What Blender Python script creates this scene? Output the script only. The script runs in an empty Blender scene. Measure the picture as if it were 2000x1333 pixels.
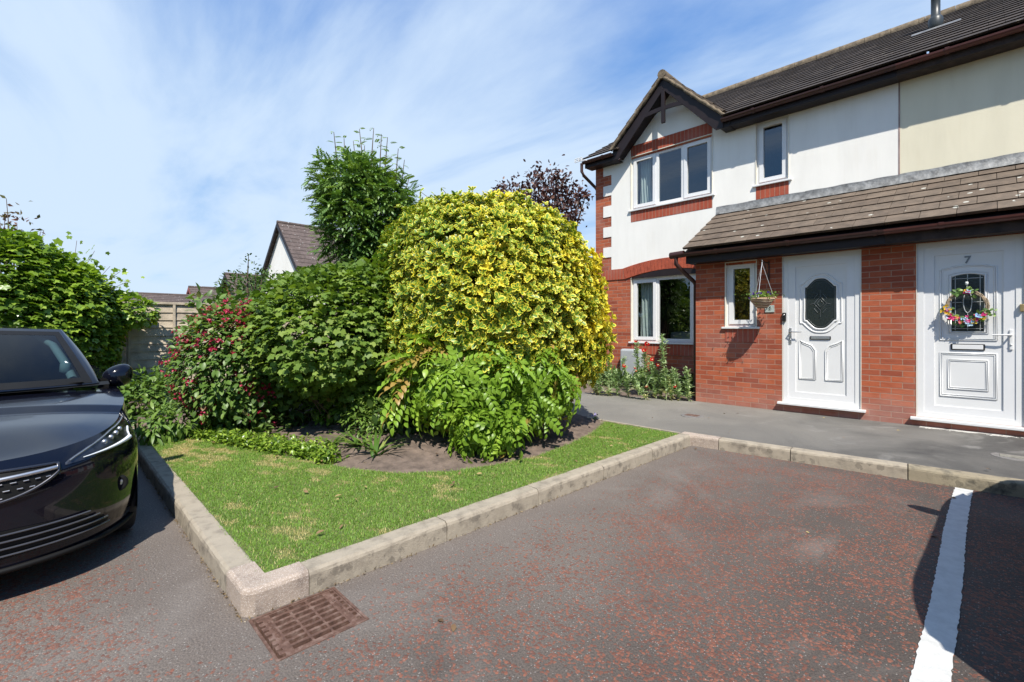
import bpy, math, random
import numpy as np
from mathutils import Vector
rng = np.random.default_rng(7); random.seed(7)
S = bpy.context.scene
C = S.collection
R = math.radians
# ------------------------------------------------------------------ camera, world, sun
CZ, F = 1.37, 921.0
cam = bpy.data.objects.new('camera', bpy.data.cameras.new('camera')); C.objects.link(cam)
cam.location = (0, 0, CZ); cam.rotation_euler = (R(90), 0, R(45.5))
cam.data.sensor_width = 36; cam.data.lens = 36*F/2000; cam.data.shift_y = -0.013
cam.data.clip_start = .05; cam.data.clip_end = 2000
S.camera = cam
SUN = Vector((1.2, -1.0, 2.0)).normalized()
w = bpy.data.worlds.new('World'); S.world = w; w.use_nodes = True
nt = w.node_tree; nt.nodes.clear(); N = nt.nodes; L = nt.links
def nd(tree, typ, **kw):
    n = tree.nodes.new(typ)
    for k, v in kw.items():
        if k.startswith('i_'):
            k = k[2:]; k = int(k) if k.isdigit() else k.replace('_', ' ')
            n.inputs[k].default_value = v
        else: setattr(n, k, v)
    return n
sky = nd(nt, 'ShaderNodeTexSky', sky_type='NISHITA', sun_disc=False)
sky.sun_elevation = math.asin(SUN.z); sky.sun_rotation = math.atan2(SUN.x, SUN.y)
sky.air_density = 1.0; sky.dust_density = .6; sky.ozone_density = 2.0
tc = nd(nt, 'ShaderNodeTexCoord'); sp = nd(nt, 'ShaderNodeSeparateXYZ'); L.new(tc.outputs['Generated'], sp.inputs[0])
mz = nd(nt, 'ShaderNodeMath', operation='MAXIMUM', i_1=.0); L.new(sp.outputs['Z'], mz.inputs[0])
az = nd(nt, 'ShaderNodeMath', operation='ADD', i_1=.13); L.new(mz.outputs[0], az.inputs[0])
dv = nd(nt, 'ShaderNodeVectorMath', operation='DIVIDE'); L.new(tc.outputs['Generated'], dv.inputs[0])
cb = nd(nt, 'ShaderNodeCombineXYZ'); [L.new(az.outputs[0], cb.inputs[i]) for i in range(3)]; L.new(cb.outputs[0], dv.inputs[1])
mp = nd(nt, 'ShaderNodeMapping'); mp.inputs['Rotation'].default_value = (0, 0, R(-24)); mp.inputs['Scale'].default_value = (.45, 1.25, .0)
L.new(dv.outputs[0], mp.inputs[0])
n1 = nd(nt, 'ShaderNodeTexNoise', i_Scale=1.3, i_Detail=9.0, i_Roughness=.56, i_Distortion=.4); L.new(mp.outputs[0], n1.inputs[0])
n2 = nd(nt, 'ShaderNodeTexNoise', i_Scale=.42, i_Detail=2.0, i_Roughness=.5); L.new(dv.outputs[0], n2.inputs[0])
ad = nd(nt, 'ShaderNodeMath', operation='MULTIPLY_ADD', i_1=.75); L.new(n2.outputs[0], ad.inputs[0]); L.new(n1.outputs[0], ad.inputs[2])
cr = nd(nt, 'ShaderNodeMapRange', interpolation_type='SMOOTHSTEP'); cr.inputs['From Min'].default_value = .74; cr.inputs['From Max'].default_value = 1.14
cr.inputs['To Max'].default_value = .92
ax = nd(nt, 'ShaderNodeMath', operation='MULTIPLY_ADD', i_1=-.24); L.new(sp.outputs['X'], ax.inputs[0]); L.new(ad.outputs[0], ax.inputs[2]); L.new(ax.outputs[0], cr.inputs[0])
mx = nd(nt, 'ShaderNodeMix', data_type='RGBA'); L.new(cr.outputs[0], mx.inputs[0]); 
hs = nd(nt, 'ShaderNodeMix', data_type='RGBA', i_0=.88); L.new(sky.outputs[0], hs.inputs[6])
sr = nd(nt, 'ShaderNodeValToRGB'); L.new(sp.outputs['Z'], sr.inputs[0]); el_ = sr.color_ramp.elements; el_.new(.25)
for e_0, (p_0, c_0) in zip(el_, ((0., (2.4, 4.1, 5.4, 1)), (.2, (1.1, 2.6, 5.0, 1)), (.55, (.6, 1.7, 4.3, 1)))): e_0.position = p_0; e_0.color = c_0
L.new(sr.outputs[0], hs.inputs[7])
L.new(hs.outputs[2], mx.inputs[6]); mx.inputs[7].default_value = (3.9, 4.75, 5.8, 1)
bg = nd(nt, 'ShaderNodeBackground', i_Strength=.125); L.new(mx.outputs[2], bg.inputs[0])
wo = nd(nt, 'ShaderNodeOutputWorld'); L.new(bg.outputs[0], wo.inputs[0])
sl = bpy.data.lights.new('sun', 'SUN'); sl.energy = 5.0; sl.angle = R(.55); sl.color = (1, .95, .86)
so = bpy.data.objects.new('sun', sl); C.objects.link(so); so.rotation_euler = SUN.to_track_quat('Z', 'Y').to_euler(); so.location = (5, -5, 12)
S.view_settings.view_transform = 'Standard'; S.view_settings.look = 'None'; S.view_settings.gamma = 1; S.view_settings.exposure = .52
S.cycles.max_bounces = 8; S.cycles.transparent_max_bounces = 12
# ------------------------------------------------------------------ helpers
OFF = {}
def G(px, py, z=0.0):                      # world point at height z seen at photo pixel
    d = (px-1000)/F; t = (CZ-z)*F/(py-640)
    return (t*(-.7133+.7009*d), t*(.7009+.7133*d), z)
def D(px, py, t):                          # world point at depth t
    d = (px-1000)/F
    return (t*(-.7133+.7009*d), t*(.7009+.7133*d), CZ+(640-py)/F*t)
def tag(o, label=None, cat=None, group=None, kind=None):
    for k, v in (('label', label), ('category', cat), ('group', group), ('kind', kind)):
        if v: o[k] = v
    return o
def thing(name, label, cat, loc=(0, 0, 0), group=None):
    o = bpy.data.objects.new(name, None); C.objects.link(o); o.location = loc; o.empty_display_size = .1
    OFF[o] = Vector(loc); return tag(o, label, cat, group)
def put(name, me, parent=None):
    o = bpy.data.objects.new(name, me); C.objects.link(o)
    if parent is not None:
        o.parent = parent; o.location = -OFF.get(parent, Vector((0, 0, 0)))
    return o
class MB:
    def __init__(s): s.v = []; s.f = []; s.m = []; s.sm = []
    def add(s, vs, fs, m=0, smooth=False):
        b = len(s.v); s.v += [tuple(v) for v in vs]
        for f in fs: s.f.append(tuple(b+i for i in f)); s.m.append(m); s.sm.append(smooth)
    def box(s, x0, x1, y0, y1, z0, z1, m=0):
        s.add([(x0,y0,z0),(x1,y0,z0),(x1,y1,z0),(x0,y1,z0),(x0,y0,z1),(x1,y0,z1),(x1,y1,z1),(x0,y1,z1)],
              [(0,3,2,1),(4,5,6,7),(0,1,5,4),(1,2,6,5),(2,3,7,6),(3,0,4,7)], m)
    def prism(s, pts, vec, m=0):           # polygon extruded along vec
        n = len(pts); q = [tuple(Vector(p)+Vector(vec)) for p in pts]
        s.add(list(pts)+q, [tuple(range(n-1, -1, -1)), tuple(range(n, 2*n))]+[(i, (i+1) % n, n+(i+1) % n, n+i) for i in range(n)], m)
    def tube(s, path, r, n=8, m=0, closed=False, caps=True, flat=None):
        path = [Vector(p) for p in path]; k = len(path); rs = r if isinstance(r, (list, tuple)) else [r]*k
        vs = []; up = Vector((0, 0, 1))
        for i, p in enumerate(path):
            a = path[(i-1) % k] if (closed or i > 0) else p; b = path[(i+1) % k] if (closed or i < k-1) else p
            d = (b-a).normalized() if (b-a).length > 1e-9 else up
            u = Vector(flat) if flat else (up if abs(d.z) < .95 else Vector((1, 0, 0)))
            x = d.cross(u).normalized(); y = x.cross(d).normalized()
            for j in range(n):
                an = 2*math.pi*j/n; vs.append(p+(x*math.cos(an)+y*math.sin(an))*rs[i])
        fs = []
        for i in range(k if closed else k-1):
            for j in range(n):
                a = i*n+j; b = i*n+(j+1) % n; c = ((i+1) % k)*n+(j+1) % n; d_ = ((i+1) % k)*n+j
                fs.append((a, b, c, d_))
        s.add(vs, fs, m, True)
        if caps and not closed: s.add([vs[j] for j in range(n)], [tuple(range(n-1, -1, -1))], m); s.add([vs[(k-1)*n+j] for j in range(n)], [tuple(range(n))], m)
    def lathe(s, prof, c=(0, 0, 0), axis='z', n=20, m=0, smooth=True):
        vs = []
        for r_, h in prof:
            for j in range(n):
                a = 2*math.pi*j/n; x, y = r_*math.cos(a), r_*math.sin(a)
                v = (x, y, h) if axis == 'z' else ((h, x, y) if axis == 'x' else (x, h, y))
                vs.append((v[0]+c[0], v[1]+c[1], v[2]+c[2]))
        s.add(vs, [(i*n+j, i*n+(j+1) % n, (i+1)*n+(j+1) % n, (i+1)*n+j) for i in range(len(prof)-1) for j in range(n)], m, smooth)
    def grid(s, fn, nu, nv, m=0, smooth=True, pred=None):
        vs = [fn(i/nu, j/nv) for i in range(nu+1) for j in range(nv+1)]
        fs = [(i*(nv+1)+j, (i+1)*(nv+1)+j, (i+1)*(nv+1)+j+1, i*(nv+1)+j+1) for i in range(nu) for j in range(nv) if pred is None or pred((i+.5)/nu, (j+.5)/nv)]
        s.add(vs, fs, m, smooth)
    def plate(s, xs, ys, solid, z0, z1, fmap, m=0):   # slab with holes; fmap(x,y,z)->3d
        xs = sorted(set(round(v, 5) for v in xs)); ys = sorted(set(round(v, 5) for v in ys)); nx, ny = len(xs)-1, len(ys)-1
        g = [[solid((xs[i]+xs[i+1])/2, (ys[j]+ys[j+1])/2) for j in range(ny)] for i in range(nx)]
        at = lambda i, j: 0 <= i < nx and 0 <= j < ny and g[i][j]
        for i in range(nx):
            for j in range(ny):
                if not g[i][j]: continue
                a, b, c, d = xs[i], xs[i+1], ys[j], ys[j+1]
                def q(*p): s.add([fmap(*v) for v in p], [(0, 1, 2, 3)], m)
                q((a,c,z1),(b,c,z1),(b,d,z1),(a,d,z1)); q((a,c,z0),(a,d,z0),(b,d,z0),(b,c,z0))
                if not at(i-1, j): q((a,c,z0),(a,c,z1),(a,d,z1),(a,d,z0))
                if not at(i+1, j): q((b,c,z0),(b,d,z0),(b,d,z1),(b,c,z1))
                if not at(i, j-1): q((a,c,z0),(b,c,z0),(b,c,z1),(a,c,z1))
                if not at(i, j+1): q((a,d,z0),(a,d,z1),(b,d,z1),(b,d,z0))
    def build(s, name, mats, parent=None, bevel=0, smooth=None, rnd=False):
        me = bpy.data.meshes.new(name); me.from_pydata(s.v, [], s.f)
        for m in (mats if isinstance(mats, (list, tuple)) else [mats]): me.materials.append(m)
        me.polygons.foreach_set('material_index', s.m)
        me.polygons.foreach_set('use_smooth', [bool(x) if smooth is None else smooth for x in s.sm]); me.update()
        if rnd:
            a = me.attributes.new('rnd', 'FLOAT', 'POINT'); n = len(s.v)//8
            a.data.foreach_set('value', np.repeat(rng.random(n+1), 8)[:len(s.v)].astype(np.float32))
        o = put(name, me, parent)
        if bevel:
            b = o.modifiers.new('bevel', 'BEVEL'); b.width = bevel; b.segments = 2; b.limit_method = 'ANGLE'
        return o
# ---- materials
def mk(name):
    m = bpy.data.materials.new(name); m.use_nodes = True; t = m.node_tree; t.nodes.clear()
    o = nd(t, 'ShaderNodeOutputMaterial'); p = nd(t, 'ShaderNodeBsdfPrincipled'); t.links.new(p.outputs[0], o.inputs[0])
    return m, t, p, o
def lk(t, a, b): t.links.new(a, b)
def col4(c): return tuple(c)+(1,) if len(c) == 3 else c
def ramp(t, src, stops, interp='LINEAR'):
    r = nd(t, 'ShaderNodeValToRGB'); r.color_ramp.interpolation = interp; e = r.color_ramp.elements
    while len(e) < len(stops): e.new(.5)
    for el, (p, c) in zip(e, stops): el.position = p; el.color = col4(c) if not isinstance(c, float) else (c, c, c, 1)
    if src is not None: lk(t, src, r.inputs[0])
    return r.outputs[0]
def coords(t, kind='Object'): return nd(t, 'ShaderNodeTexCoord').outputs[kind]
def noise(t, co, scale, detail=4., rough=.55, dist=0.):
    n = nd(t, 'ShaderNodeTexNoise', i_Scale=scale, i_Detail=detail, i_Roughness=rough, i_Distortion=dist); lk(t, co, n.inputs[0]); return n.outputs[0]
def mixc(t, f, a, b, mode='MIX'):
    m = nd(t, 'ShaderNodeMix', data_type='RGBA', blend_type=mode)
    for s_, i in ((f, 0), (a, 6), (b, 7)):
        if isinstance(s_, (float, int)): m.inputs[i].default_value = s_
        elif isinstance(s_, tuple): m.inputs[i].default_value = col4(s_)
        else: lk(t, s_, m.inputs[i])
    return m.outputs[2]
def math_(t, op, a, b=0., c=None, clamp=False):
    m = nd(t, 'ShaderNodeMath', operation=op); m.use_clamp = clamp
    for i, s_ in enumerate((a, b, c)):
        if s_ is None: continue
        if isinstance(s_, (float, int)): m.inputs[i].default_value = s_
        else: lk(t, s_, m.inputs[i])
    return m.outputs[0]
def bump(t, p, h, strength=.3, dist=.01):
    b = nd(t, 'ShaderNodeBump', i_Strength=strength, i_Distance=dist); lk(t, h, b.inputs['Height']); lk(t, b.outputs[0], p.inputs['Normal']); return b
def M(name, c, rough=.6, var=.25, scale=6., bmp=0., bscale=60., metal=0., spec=.5, coat=0.):
    m, t, p, o = mk(name); co = coords(t)
    n = noise(t, co, scale, 5.)
    dark = tuple(x*(1-var) for x in c); lite = tuple(min(1, x*(1+var*.6)) for x in c)
    lk(t, ramp(t, n, [(.3, dark), (.7, lite)]), p.inputs['Base Color'])
    p.inputs['Roughness'].default_value = rough; p.inputs['Metallic'].default_value = metal
    p.inputs['Specular IOR Level'].default_value = spec; p.inputs['Coat Weight'].default_value = coat; p.inputs['Coat Roughness'].default_value = .03
    if bmp: bump(t, p, noise(t, co, bscale, 6.), bmp, .01)
    return m
def leafmat(name, stops, rough=.4, trans=.3, tcol=None, veg=None, spec=.5):
    m, t, p, o = mk(name)
    a = nd(t, 'ShaderNodeAttribute', attribute_name='rnd').outputs['Fac']
    c = ramp(t, a, stops)
    if veg: c = veg(t, c, a)
    lk(t, c, p.inputs['Base Color']); p.inputs['Roughness'].default_value = rough; p.inputs['Specular IOR Level'].default_value = spec
    tr = nd(t, 'ShaderNodeBsdfTranslucent'); tcx = mixc(t, 1., c, tcol or (1.15, 1.2, .4), 'MULTIPLY'); lk(t, tcx, tr.inputs[0])
    ms = nd(t, 'ShaderNodeMixShader', i_0=trans); lk(t, p.outputs[0], ms.inputs[1]); lk(t, tr.outputs[0], ms.inputs[2]); lk(t, ms.outputs[0], o.inputs[0])
    return m
def brickmat(name, soldier=False, axis='xz'):
    m, t, p, o = mk(name); co = coords(t)
    s_ = nd(t, 'ShaderNodeSeparateXYZ'); lk(t, co, s_.inputs[0]); cx = nd(t, 'ShaderNodeCombineXYZ')
    a, b = ('X', 'Z') if axis == 'xz' else ('Y', 'Z')
    if soldier: a, b = b, a
    lk(t, s_.outputs[a], cx.inputs[0]); lk(t, s_.outputs[b], cx.inputs[1])
    br = nd(t, 'ShaderNodeTexBrick', i_Scale=1., i_Mortar_Size=.0055, i_Mortar_Smooth=.2, i_Bias=0.)
    br.inputs['Brick Width'].default_value = .225; br.inputs['Row Height'].default_value = .075
    if soldier: br.offset = 0.; br.inputs['Brick Width'].default_value = 3.; br.inputs['Bias'].default_value = -.4
    lk(t, cx.outputs[0], br.inputs[0])
    br.inputs['Color1'].default_value = (.25, .052, .024, 1); br.inputs['Color2'].default_value = (.43, .105, .040, 1); br.inputs['Mortar'].default_value = (.34, .19, .13, 1)
    if soldier: br.inputs['Color1'].default_value = (.33, .06, .028, 1); br.inputs['Color2'].default_value = (.38, .075, .033, 1)
    sm = nd(t, 'ShaderNodeMapping'); sm.inputs['Scale'].default_value = (3., 14., 1); lk(t, cx.outputs[0], sm.inputs[0])
    n = noise(t, sm.outputs[0], 3., 6., .6); n2_ = noise(t, co, 1.3, 3.)
    c = mixc(t, .55, br.outputs[0], ramp(t, n, [(.3, (.62, .58, .58)), (.55, (1., 1., 1.)), (.75, (1.15, 1.12, 1.1))]), 'MULTIPLY')
    sd = nd(t, 'ShaderNodeSeparateXYZ'); lk(t, co, sd.inputs[0])
    ef = math_(t, 'MULTIPLY', math_(t, 'SUBTRACT', n2_, .5, clamp=True), 1.2, clamp=True)     # lime bloom
    low = nd(t, 'ShaderNodeMapRange'); low.inputs['From Min'].default_value = .55; low.inputs['From Max'].default_value = .1; lk(t, sd.outputs['Z'], low.inputs[0])
    lo = math_(t, 'MULTIPLY', low.outputs[0], math_(t, 'MULTIPLY', noise(t, co, 6., 5.), .75))
    c = mixc(t, math_(t, 'ADD', ef, lo, clamp=True), c, (.42, .27, .23))
    lk(t, c, p.inputs['Base Color']); p.inputs['Roughness'].default_value = .85
    h = math_(t, 'ADD', math_(t, 'MULTIPLY', br.outputs['Fac'], -1.), math_(t, 'MULTIPLY', noise(t, co, 90., 5.), .45))
    bump(t, p, h, .55, .006)
    return m
def glassmat(name, tint=(.75, .8, .8), ior=1.7, rough=0.):
    m, t, p, o = mk(name); t.nodes.remove(p)
    ge = nd(t, 'ShaderNodeNewGeometry'); dp = nd(t, 'ShaderNodeVectorMath', operation='DOT_PRODUCT'); lk(t, ge.outputs['Incoming'], dp.inputs[0]); lk(t, ge.outputs['Normal'], dp.inputs[1]); r0 = ((ior-1)/(ior+1))**2; ff = math_(t, 'MULTIPLY_ADD', math_(t, 'POWER', math_(t, 'SUBTRACT', 1., math_(t, 'ABSOLUTE', dp.outputs['Value']), clamp=True), 5.), 1-r0, r0); gl = nd(t, 'ShaderNodeBsdfGlossy'); gl.inputs['Roughness'].default_value = rough
    tr = nd(t, 'ShaderNodeBsdfTransparent'); tr.inputs[0].default_value = col4(tint)
    ms = nd(t, 'ShaderNodeMixShader'); lk(t, ff, ms.inputs[0]); lk(t, tr.outputs[0], ms.inputs[1]); lk(t, gl.outputs[0], ms.inputs[2]); lk(t, ms.outputs[0], o.inputs[0])
    return m
BR = brickmat('red brick'); BRS = brickmat('soldier brick', True); BRY = brickmat('red brick side', axis='yz')
def rendermat(name, c):
    m, t, p, o = mk(name); co = coords(t)
    mp_ = nd(t, 'ShaderNodeMapping'); mp_.inputs['Scale'].default_value = (1.5, 1.5, .35); lk(t, co, mp_.inputs[0])
    n = noise(t, mp_.outputs[0], 2., 5., .6)
    sm_ = nd(t, 'ShaderNodeMapping'); sm_.inputs['Scale'].default_value = (9., 9., .5); lk(t, co, sm_.inputs[0]); g_ = ramp(t, math_(t, 'MULTIPLY', noise(t, sm_.outputs[0], 1.6, 5., .6), noise(t, co, 1.1, 3.)), [(.26, (1., 1., 1.)), (.46, (.95, .94, .92))]); lk(t, mixc(t, 1., ramp(t, n, [(.3, tuple(x*.92 for x in c)), (.6, c)]), g_, 'MULTIPLY'), p.inputs['Base Color']); p.inputs['Roughness'].default_value = .9
    bump(t, p, math_(t, 'ADD', noise(t, co, 140., 4.), math_(t, 'MULTIPLY', noise(t, co, 3., 3.), 2.)), .22, .006)
    return m
WR = rendermat('white render', (.80, .78, .73)); CR = rendermat('cream render', (.69, .64, .49))
UP = M('white upvc', (.70, .70, .69), .28, .04, 2.); UPC = M('cream sealant', (.70, .66, .56), .5, .1)
SASH = M('white sash', (.70, .70, .70), .25, .03)
BRN = M('dark brown upvc', (.017, .011, .012), .5, .2, spec=.3); GUT = M('brown gutter plastic', (.04, .013, .010), .45, .25); GUT2 = M('red brown gutter plastic', (.085, .026, .02), .35, .25)
OLDW = M('weathered brown timber', (.035, .022, .018), .8, .6, 9., .4, 40.)
LEAD = M('lead flashing', (.21, .212, .21), .55, .55, 14., .5, 30., metal=.3)
GLASS = glassmat('window glass', (.7, .75, .75), 2.3); DGLASS = glassmat('door glass', (.03, .04, .035), 1.5, .12)
ROOM = M('room wall', (.13, .12, .11), .9, .2); CURT = M('curtain cloth', (.56, .62, .60), .9, .1)
CHROME = M('brushed metal', (.62, .62, .62), .42, .1, metal=1.); BLK = M('black plastic', (.012, .012, .013), .4, .2); IRON = M('black iron', (.02, .02, .02), .5, .2)
def tilemat(name, a, b, lich=.5, liccol=(.5, .5, .44)):
    m, t, p, o = mk(name); co = coords(t)
    r_ = nd(t, 'ShaderNodeAttribute', attribute_name='rnd').outputs['Fac']
    c = mixc(t, r_, a, b); n = noise(t, co, 7., 6., .65)
    c = mixc(t, .8, c, ramp(t, n, [(.3, (.5, .5, .5)), (.65, (1.15, 1.12, 1.1))]), 'MULTIPLY')
    v = nd(t, 'ShaderNodeTexVoronoi', i_Scale=5.5, i_Randomness=1.); lk(t, co, v.inputs[0])
    f = math_(t, 'MULTIPLY', math_(t, 'LESS_THAN', math_(t, 'ADD', v.outputs['Distance'], math_(t, 'MULTIPLY', noise(t, co, 40., 3.), .12)), .2), math_(t, 'GREATER_THAN', noise(t, co, 2.3, 2.), .62-lich*.2))
    c = mixc(t, math_(t, 'MULTIPLY', f, .75), c, liccol)
    lk(t, c, p.inputs['Base Color']); p.inputs['Roughness'].default_value = .9; bump(t, p, noise(t, co, 120., 5.), .4, .006)
    return m
TILE = tilemat('concrete roof tile', (.115, .085, .062), (.15, .115, .085)); TILED = tilemat('dark roof tile', (.034, .025, .019), (.058, .044, .034), .3, (.25, .23, .17))
RIDGE = M('mossy ridge tile', (.17, .13, .085), .9, .6, 12., .6, 50.); TILEG = tilemat('far roof tile', (.10, .075, .065), (.125, .095, .085), .9, (.45, .44, .42))
# ------------------------------------------------------------------ ground, road, kerbs
def structure(o): o['kind'] = 'structure'; return o
SOIL = M('soil', (.155, .115, .09), .95, .45, 9., 1., 70.)
GRD = M('rough ground', (.09, .085, .05), .95, .4, 2., .5, 20.)
mb = MB(); mb.add([(-900, -900, -.3), (900, -900, -.3), (900, 900, -.3), (-900, 900, -.3)], [(0, 1, 2, 3)]); structure(mb.build('ground', GRD))
def asphalt():
    m, t, p, o = mk('worn red chipped asphalt'); co = coords(t)
    big = noise(t, co, .7, 4., .6, .3); mid = noise(t, co, 3.2, 4., .6); fine = noise(t, co, 130., 5., .8)
    sx = nd(t, 'ShaderNodeSeparateXYZ'); lk(t, co, sx.inputs[0])
    # worn pale margin beside the kerb, darker towards the next bay
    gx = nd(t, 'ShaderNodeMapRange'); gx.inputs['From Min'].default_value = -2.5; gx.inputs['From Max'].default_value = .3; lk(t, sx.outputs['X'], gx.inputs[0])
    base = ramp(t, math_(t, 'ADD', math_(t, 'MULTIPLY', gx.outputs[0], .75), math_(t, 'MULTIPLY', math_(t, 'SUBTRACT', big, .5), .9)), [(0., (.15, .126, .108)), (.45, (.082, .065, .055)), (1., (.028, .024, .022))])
    base = mixc(t, .85, base, ramp(t, fine, [(.34, (.35, .35, .35)), (.5, (1., 1., 1.)), (.66, (1.75, 1.7, 1.65))]), 'MULTIPLY')
    # red chippings: thin flat stones left in patches
    mp2 = nd(t, 'ShaderNodeMapping'); mp2.inputs['Scale'].default_value = (1, 1, 1); lk(t, co, mp2.inputs[0])
    wr = nd(t, 'ShaderNodeVectorMath', operation='ADD'); nv = nd(t, 'ShaderNodeTexNoise', i_Scale=60., i_Detail=2.); lk(t, co, nv.inputs[0])
    sc = nd(t, 'ShaderNodeVectorMath', operation='SCALE'); sc.inputs['Scale'].default_value = .012; lk(t, nv.outputs['Color'], sc.inputs[0]); lk(t, co, wr.inputs[0]); lk(t, sc.outputs[0], wr.inputs[1])
    v = nd(t, 'ShaderNodeTexVoronoi', i_Scale=72., i_Randomness=1.); lk(t, wr.outputs[0], v.inputs[0])
    cs = nd(t, 'ShaderNodeSeparateColor'); lk(t, v.outputs['Color'], cs.inputs[0])
    e = nd(t, 'ShaderNodeTexVoronoi', i_Scale=72., feature='DISTANCE_TO_EDGE', i_Randomness=1.); lk(t, wr.outputs[0], e.inputs[0])
    dens = ramp(t, math_(t, 'ADD', math_(t, 'MULTIPLY', mid, .55), math_(t, 'MULTIPLY', noise(t, co, 1.15, 3.), .55)), [(.42, .03), (.52, .30), (.66, .68)])
    edge = nd(t, 'ShaderNodeMapRange'); edge.inputs['From Min'].default_value = -2.35; edge.inputs['From Max'].default_value = -1.7; lk(t, sx.outputs['X'], edge.inputs[0])
    edn = nd(t, 'ShaderNodeMapRange'); edn.inputs['From Min'].default_value = .45; edn.inputs['From Max'].default_value = .1; lk(t, sx.outputs['Y'], edn.inputs[0])
    dens = math_(t, 'MULTIPLY', dens, math_(t, 'MAXIMUM', edge.outputs[0], edn.outputs[0]))
    red = math_(t, 'MULTIPLY', math_(t, 'LESS_THAN', cs.outputs[0], dens), math_(t, 'GREATER_THAN', e.outputs['Distance'], .06))
    c = mixc(t, math_(t, 'MULTIPLY', red, .82), base, ramp(t, cs.outputs[1], [(0., (.13, .046, .03)), (1., (.27, .095, .055))]))
    v2 = nd(t, 'ShaderNodeTexVoronoi', i_Scale=110., i_Randomness=1.); lk(t, co, v2.inputs[0]); c2 = nd(t, 'ShaderNodeSeparateColor'); lk(t, v2.outputs['Color'], c2.inputs[0])
    wh = math_(t, 'MULTIPLY', math_(t, 'LESS_THAN', v2.outputs['Distance'], .32), math_(t, 'GREATER_THAN', c2.outputs[0], .90))
    c = mixc(t, math_(t, 'MULTIPLY', wh, .6), c, (.38, .36, .33))
    wn = nd(t, 'ShaderNodeTexNoise', i_Scale=3., i_Detail=5.); lk(t, co, wn.inputs[0]); ws_ = nd(t, 'ShaderNodeVectorMath', operation='SCALE'); ws_.inputs['Scale'].default_value = .35; lk(t, wn.outputs['Color'], ws_.inputs[0]); wa = nd(t, 'ShaderNodeVectorMath', operation='ADD'); lk(t, co, wa.inputs[0]); lk(t, ws_.outputs[0], wa.inputs[1])
    ck = nd(t, 'ShaderNodeTexVoronoi', i_Scale=.75, feature='DISTANCE_TO_EDGE'); lk(t, wa.outputs[0], ck.inputs[0])
    oil = ramp(t, noise(t, co, 1.5, 3., .5, .4), [(.62, 0.), (.74, .28)]); c = mixc(t, oil, c, (.035, .031, .029))
    dust = ramp(t, noise(t, co, .9, 5., .65, .8), [(.56, 0.), (.72, .32)])
    c = mixc(t, dust, c, (.26, .235, .21))
    lk(t, c, p.inputs['Base Color']); p.inputs['Roughness'].default_value = .8
    h = math_(t, 'ADD', math_(t, 'MULTIPLY', fine, 1.), math_(t, 'MULTIPLY', math_(t, 'ADD', red, math_(t, 'MULTIPLY', v.outputs['Distance'], -.8)), .9))
    bump(t, p, h, .75, .006)
    return m
DR = (-2.435, -2.05, .665, 1.075)   # drain opening
KX = lambda x: 5.33+.1*(x+2.45)     # far kerb line
mb = MB()
xs = [-9.6, DR[0], DR[1], 9.]; ys = [-11., DR[2], DR[3], 6.6]
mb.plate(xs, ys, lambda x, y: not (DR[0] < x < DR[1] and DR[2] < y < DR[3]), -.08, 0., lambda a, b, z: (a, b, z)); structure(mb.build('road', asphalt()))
def pathmat():
    m, t, p, o = mk('grey tarmac path'); co = coords(t)
    big = noise(t, co, 1.1, 5., .6, .6); fine = noise(t, co, 220., 3., .7)
    sx = nd(t, 'ShaderNodeSeparateXYZ'); lk(t, co, sx.inputs[0])
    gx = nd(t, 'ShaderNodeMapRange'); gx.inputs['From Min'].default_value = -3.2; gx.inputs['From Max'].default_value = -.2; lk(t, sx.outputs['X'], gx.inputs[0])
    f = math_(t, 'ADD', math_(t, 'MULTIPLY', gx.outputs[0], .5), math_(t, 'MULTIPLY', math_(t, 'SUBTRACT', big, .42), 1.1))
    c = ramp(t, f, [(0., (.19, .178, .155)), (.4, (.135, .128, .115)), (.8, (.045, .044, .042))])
    c = mixc(t, .8, c, ramp(t, fine, [(.25, (.55, .55, .55)), (.5, (1., 1., 1.)), (.8, (1.5, 1.5, 1.5))]), 'MULTIPLY')
    st = ramp(t, noise(t, co, 1.7, 5., .6, 1.2), [(.58, 0.), (.72, .45)]); c = mixc(t, st, c, (.27, .26, .24))
    m1_ = math_(t, 'MULTIPLY', math_(t, 'GREATER_THAN', math_(t, 'ADD', sx.outputs['Y'], math_(t, 'MULTIPLY', noise(t, co, 14., 5., .7), .28)), 7.70), math_(t, 'MULTIPLY', math_(t, 'GREATER_THAN', sx.outputs['X'], -.62), math_(t, 'GREATER_THAN', noise(t, co, 9., 5., .7), .46)))
    c = mixc(t, math_(t, 'MULTIPLY', m1_, .8), c, (.62, .60, .56))
    lk(t, c, p.inputs['Base Color']); p.inputs['Roughness'].default_value = .85; bump(t, p, fine, .5, .005); return m
def path_back(x): return 7.57 if x > -3.46 else 7.57-.33*min(1, (-3.46-x)/1.7)-.12*max(0, -5.2-x)
mb = MB(); n = 60
def pf(u, v):
    x = -9.5+18.5*u; y0 = 5.33 if x < -2.5 else KX(x)+.12; y1 = 7.80 if x > -3.47 else path_back(x); return (x, y0+(y1-y0)*v, .118+.032*v+.02*max(0, min(1, (x+2)/2.2))*v)
mb.grid(pf, 90, 12); structure(mb.build('pavement', pathmat()))
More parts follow.
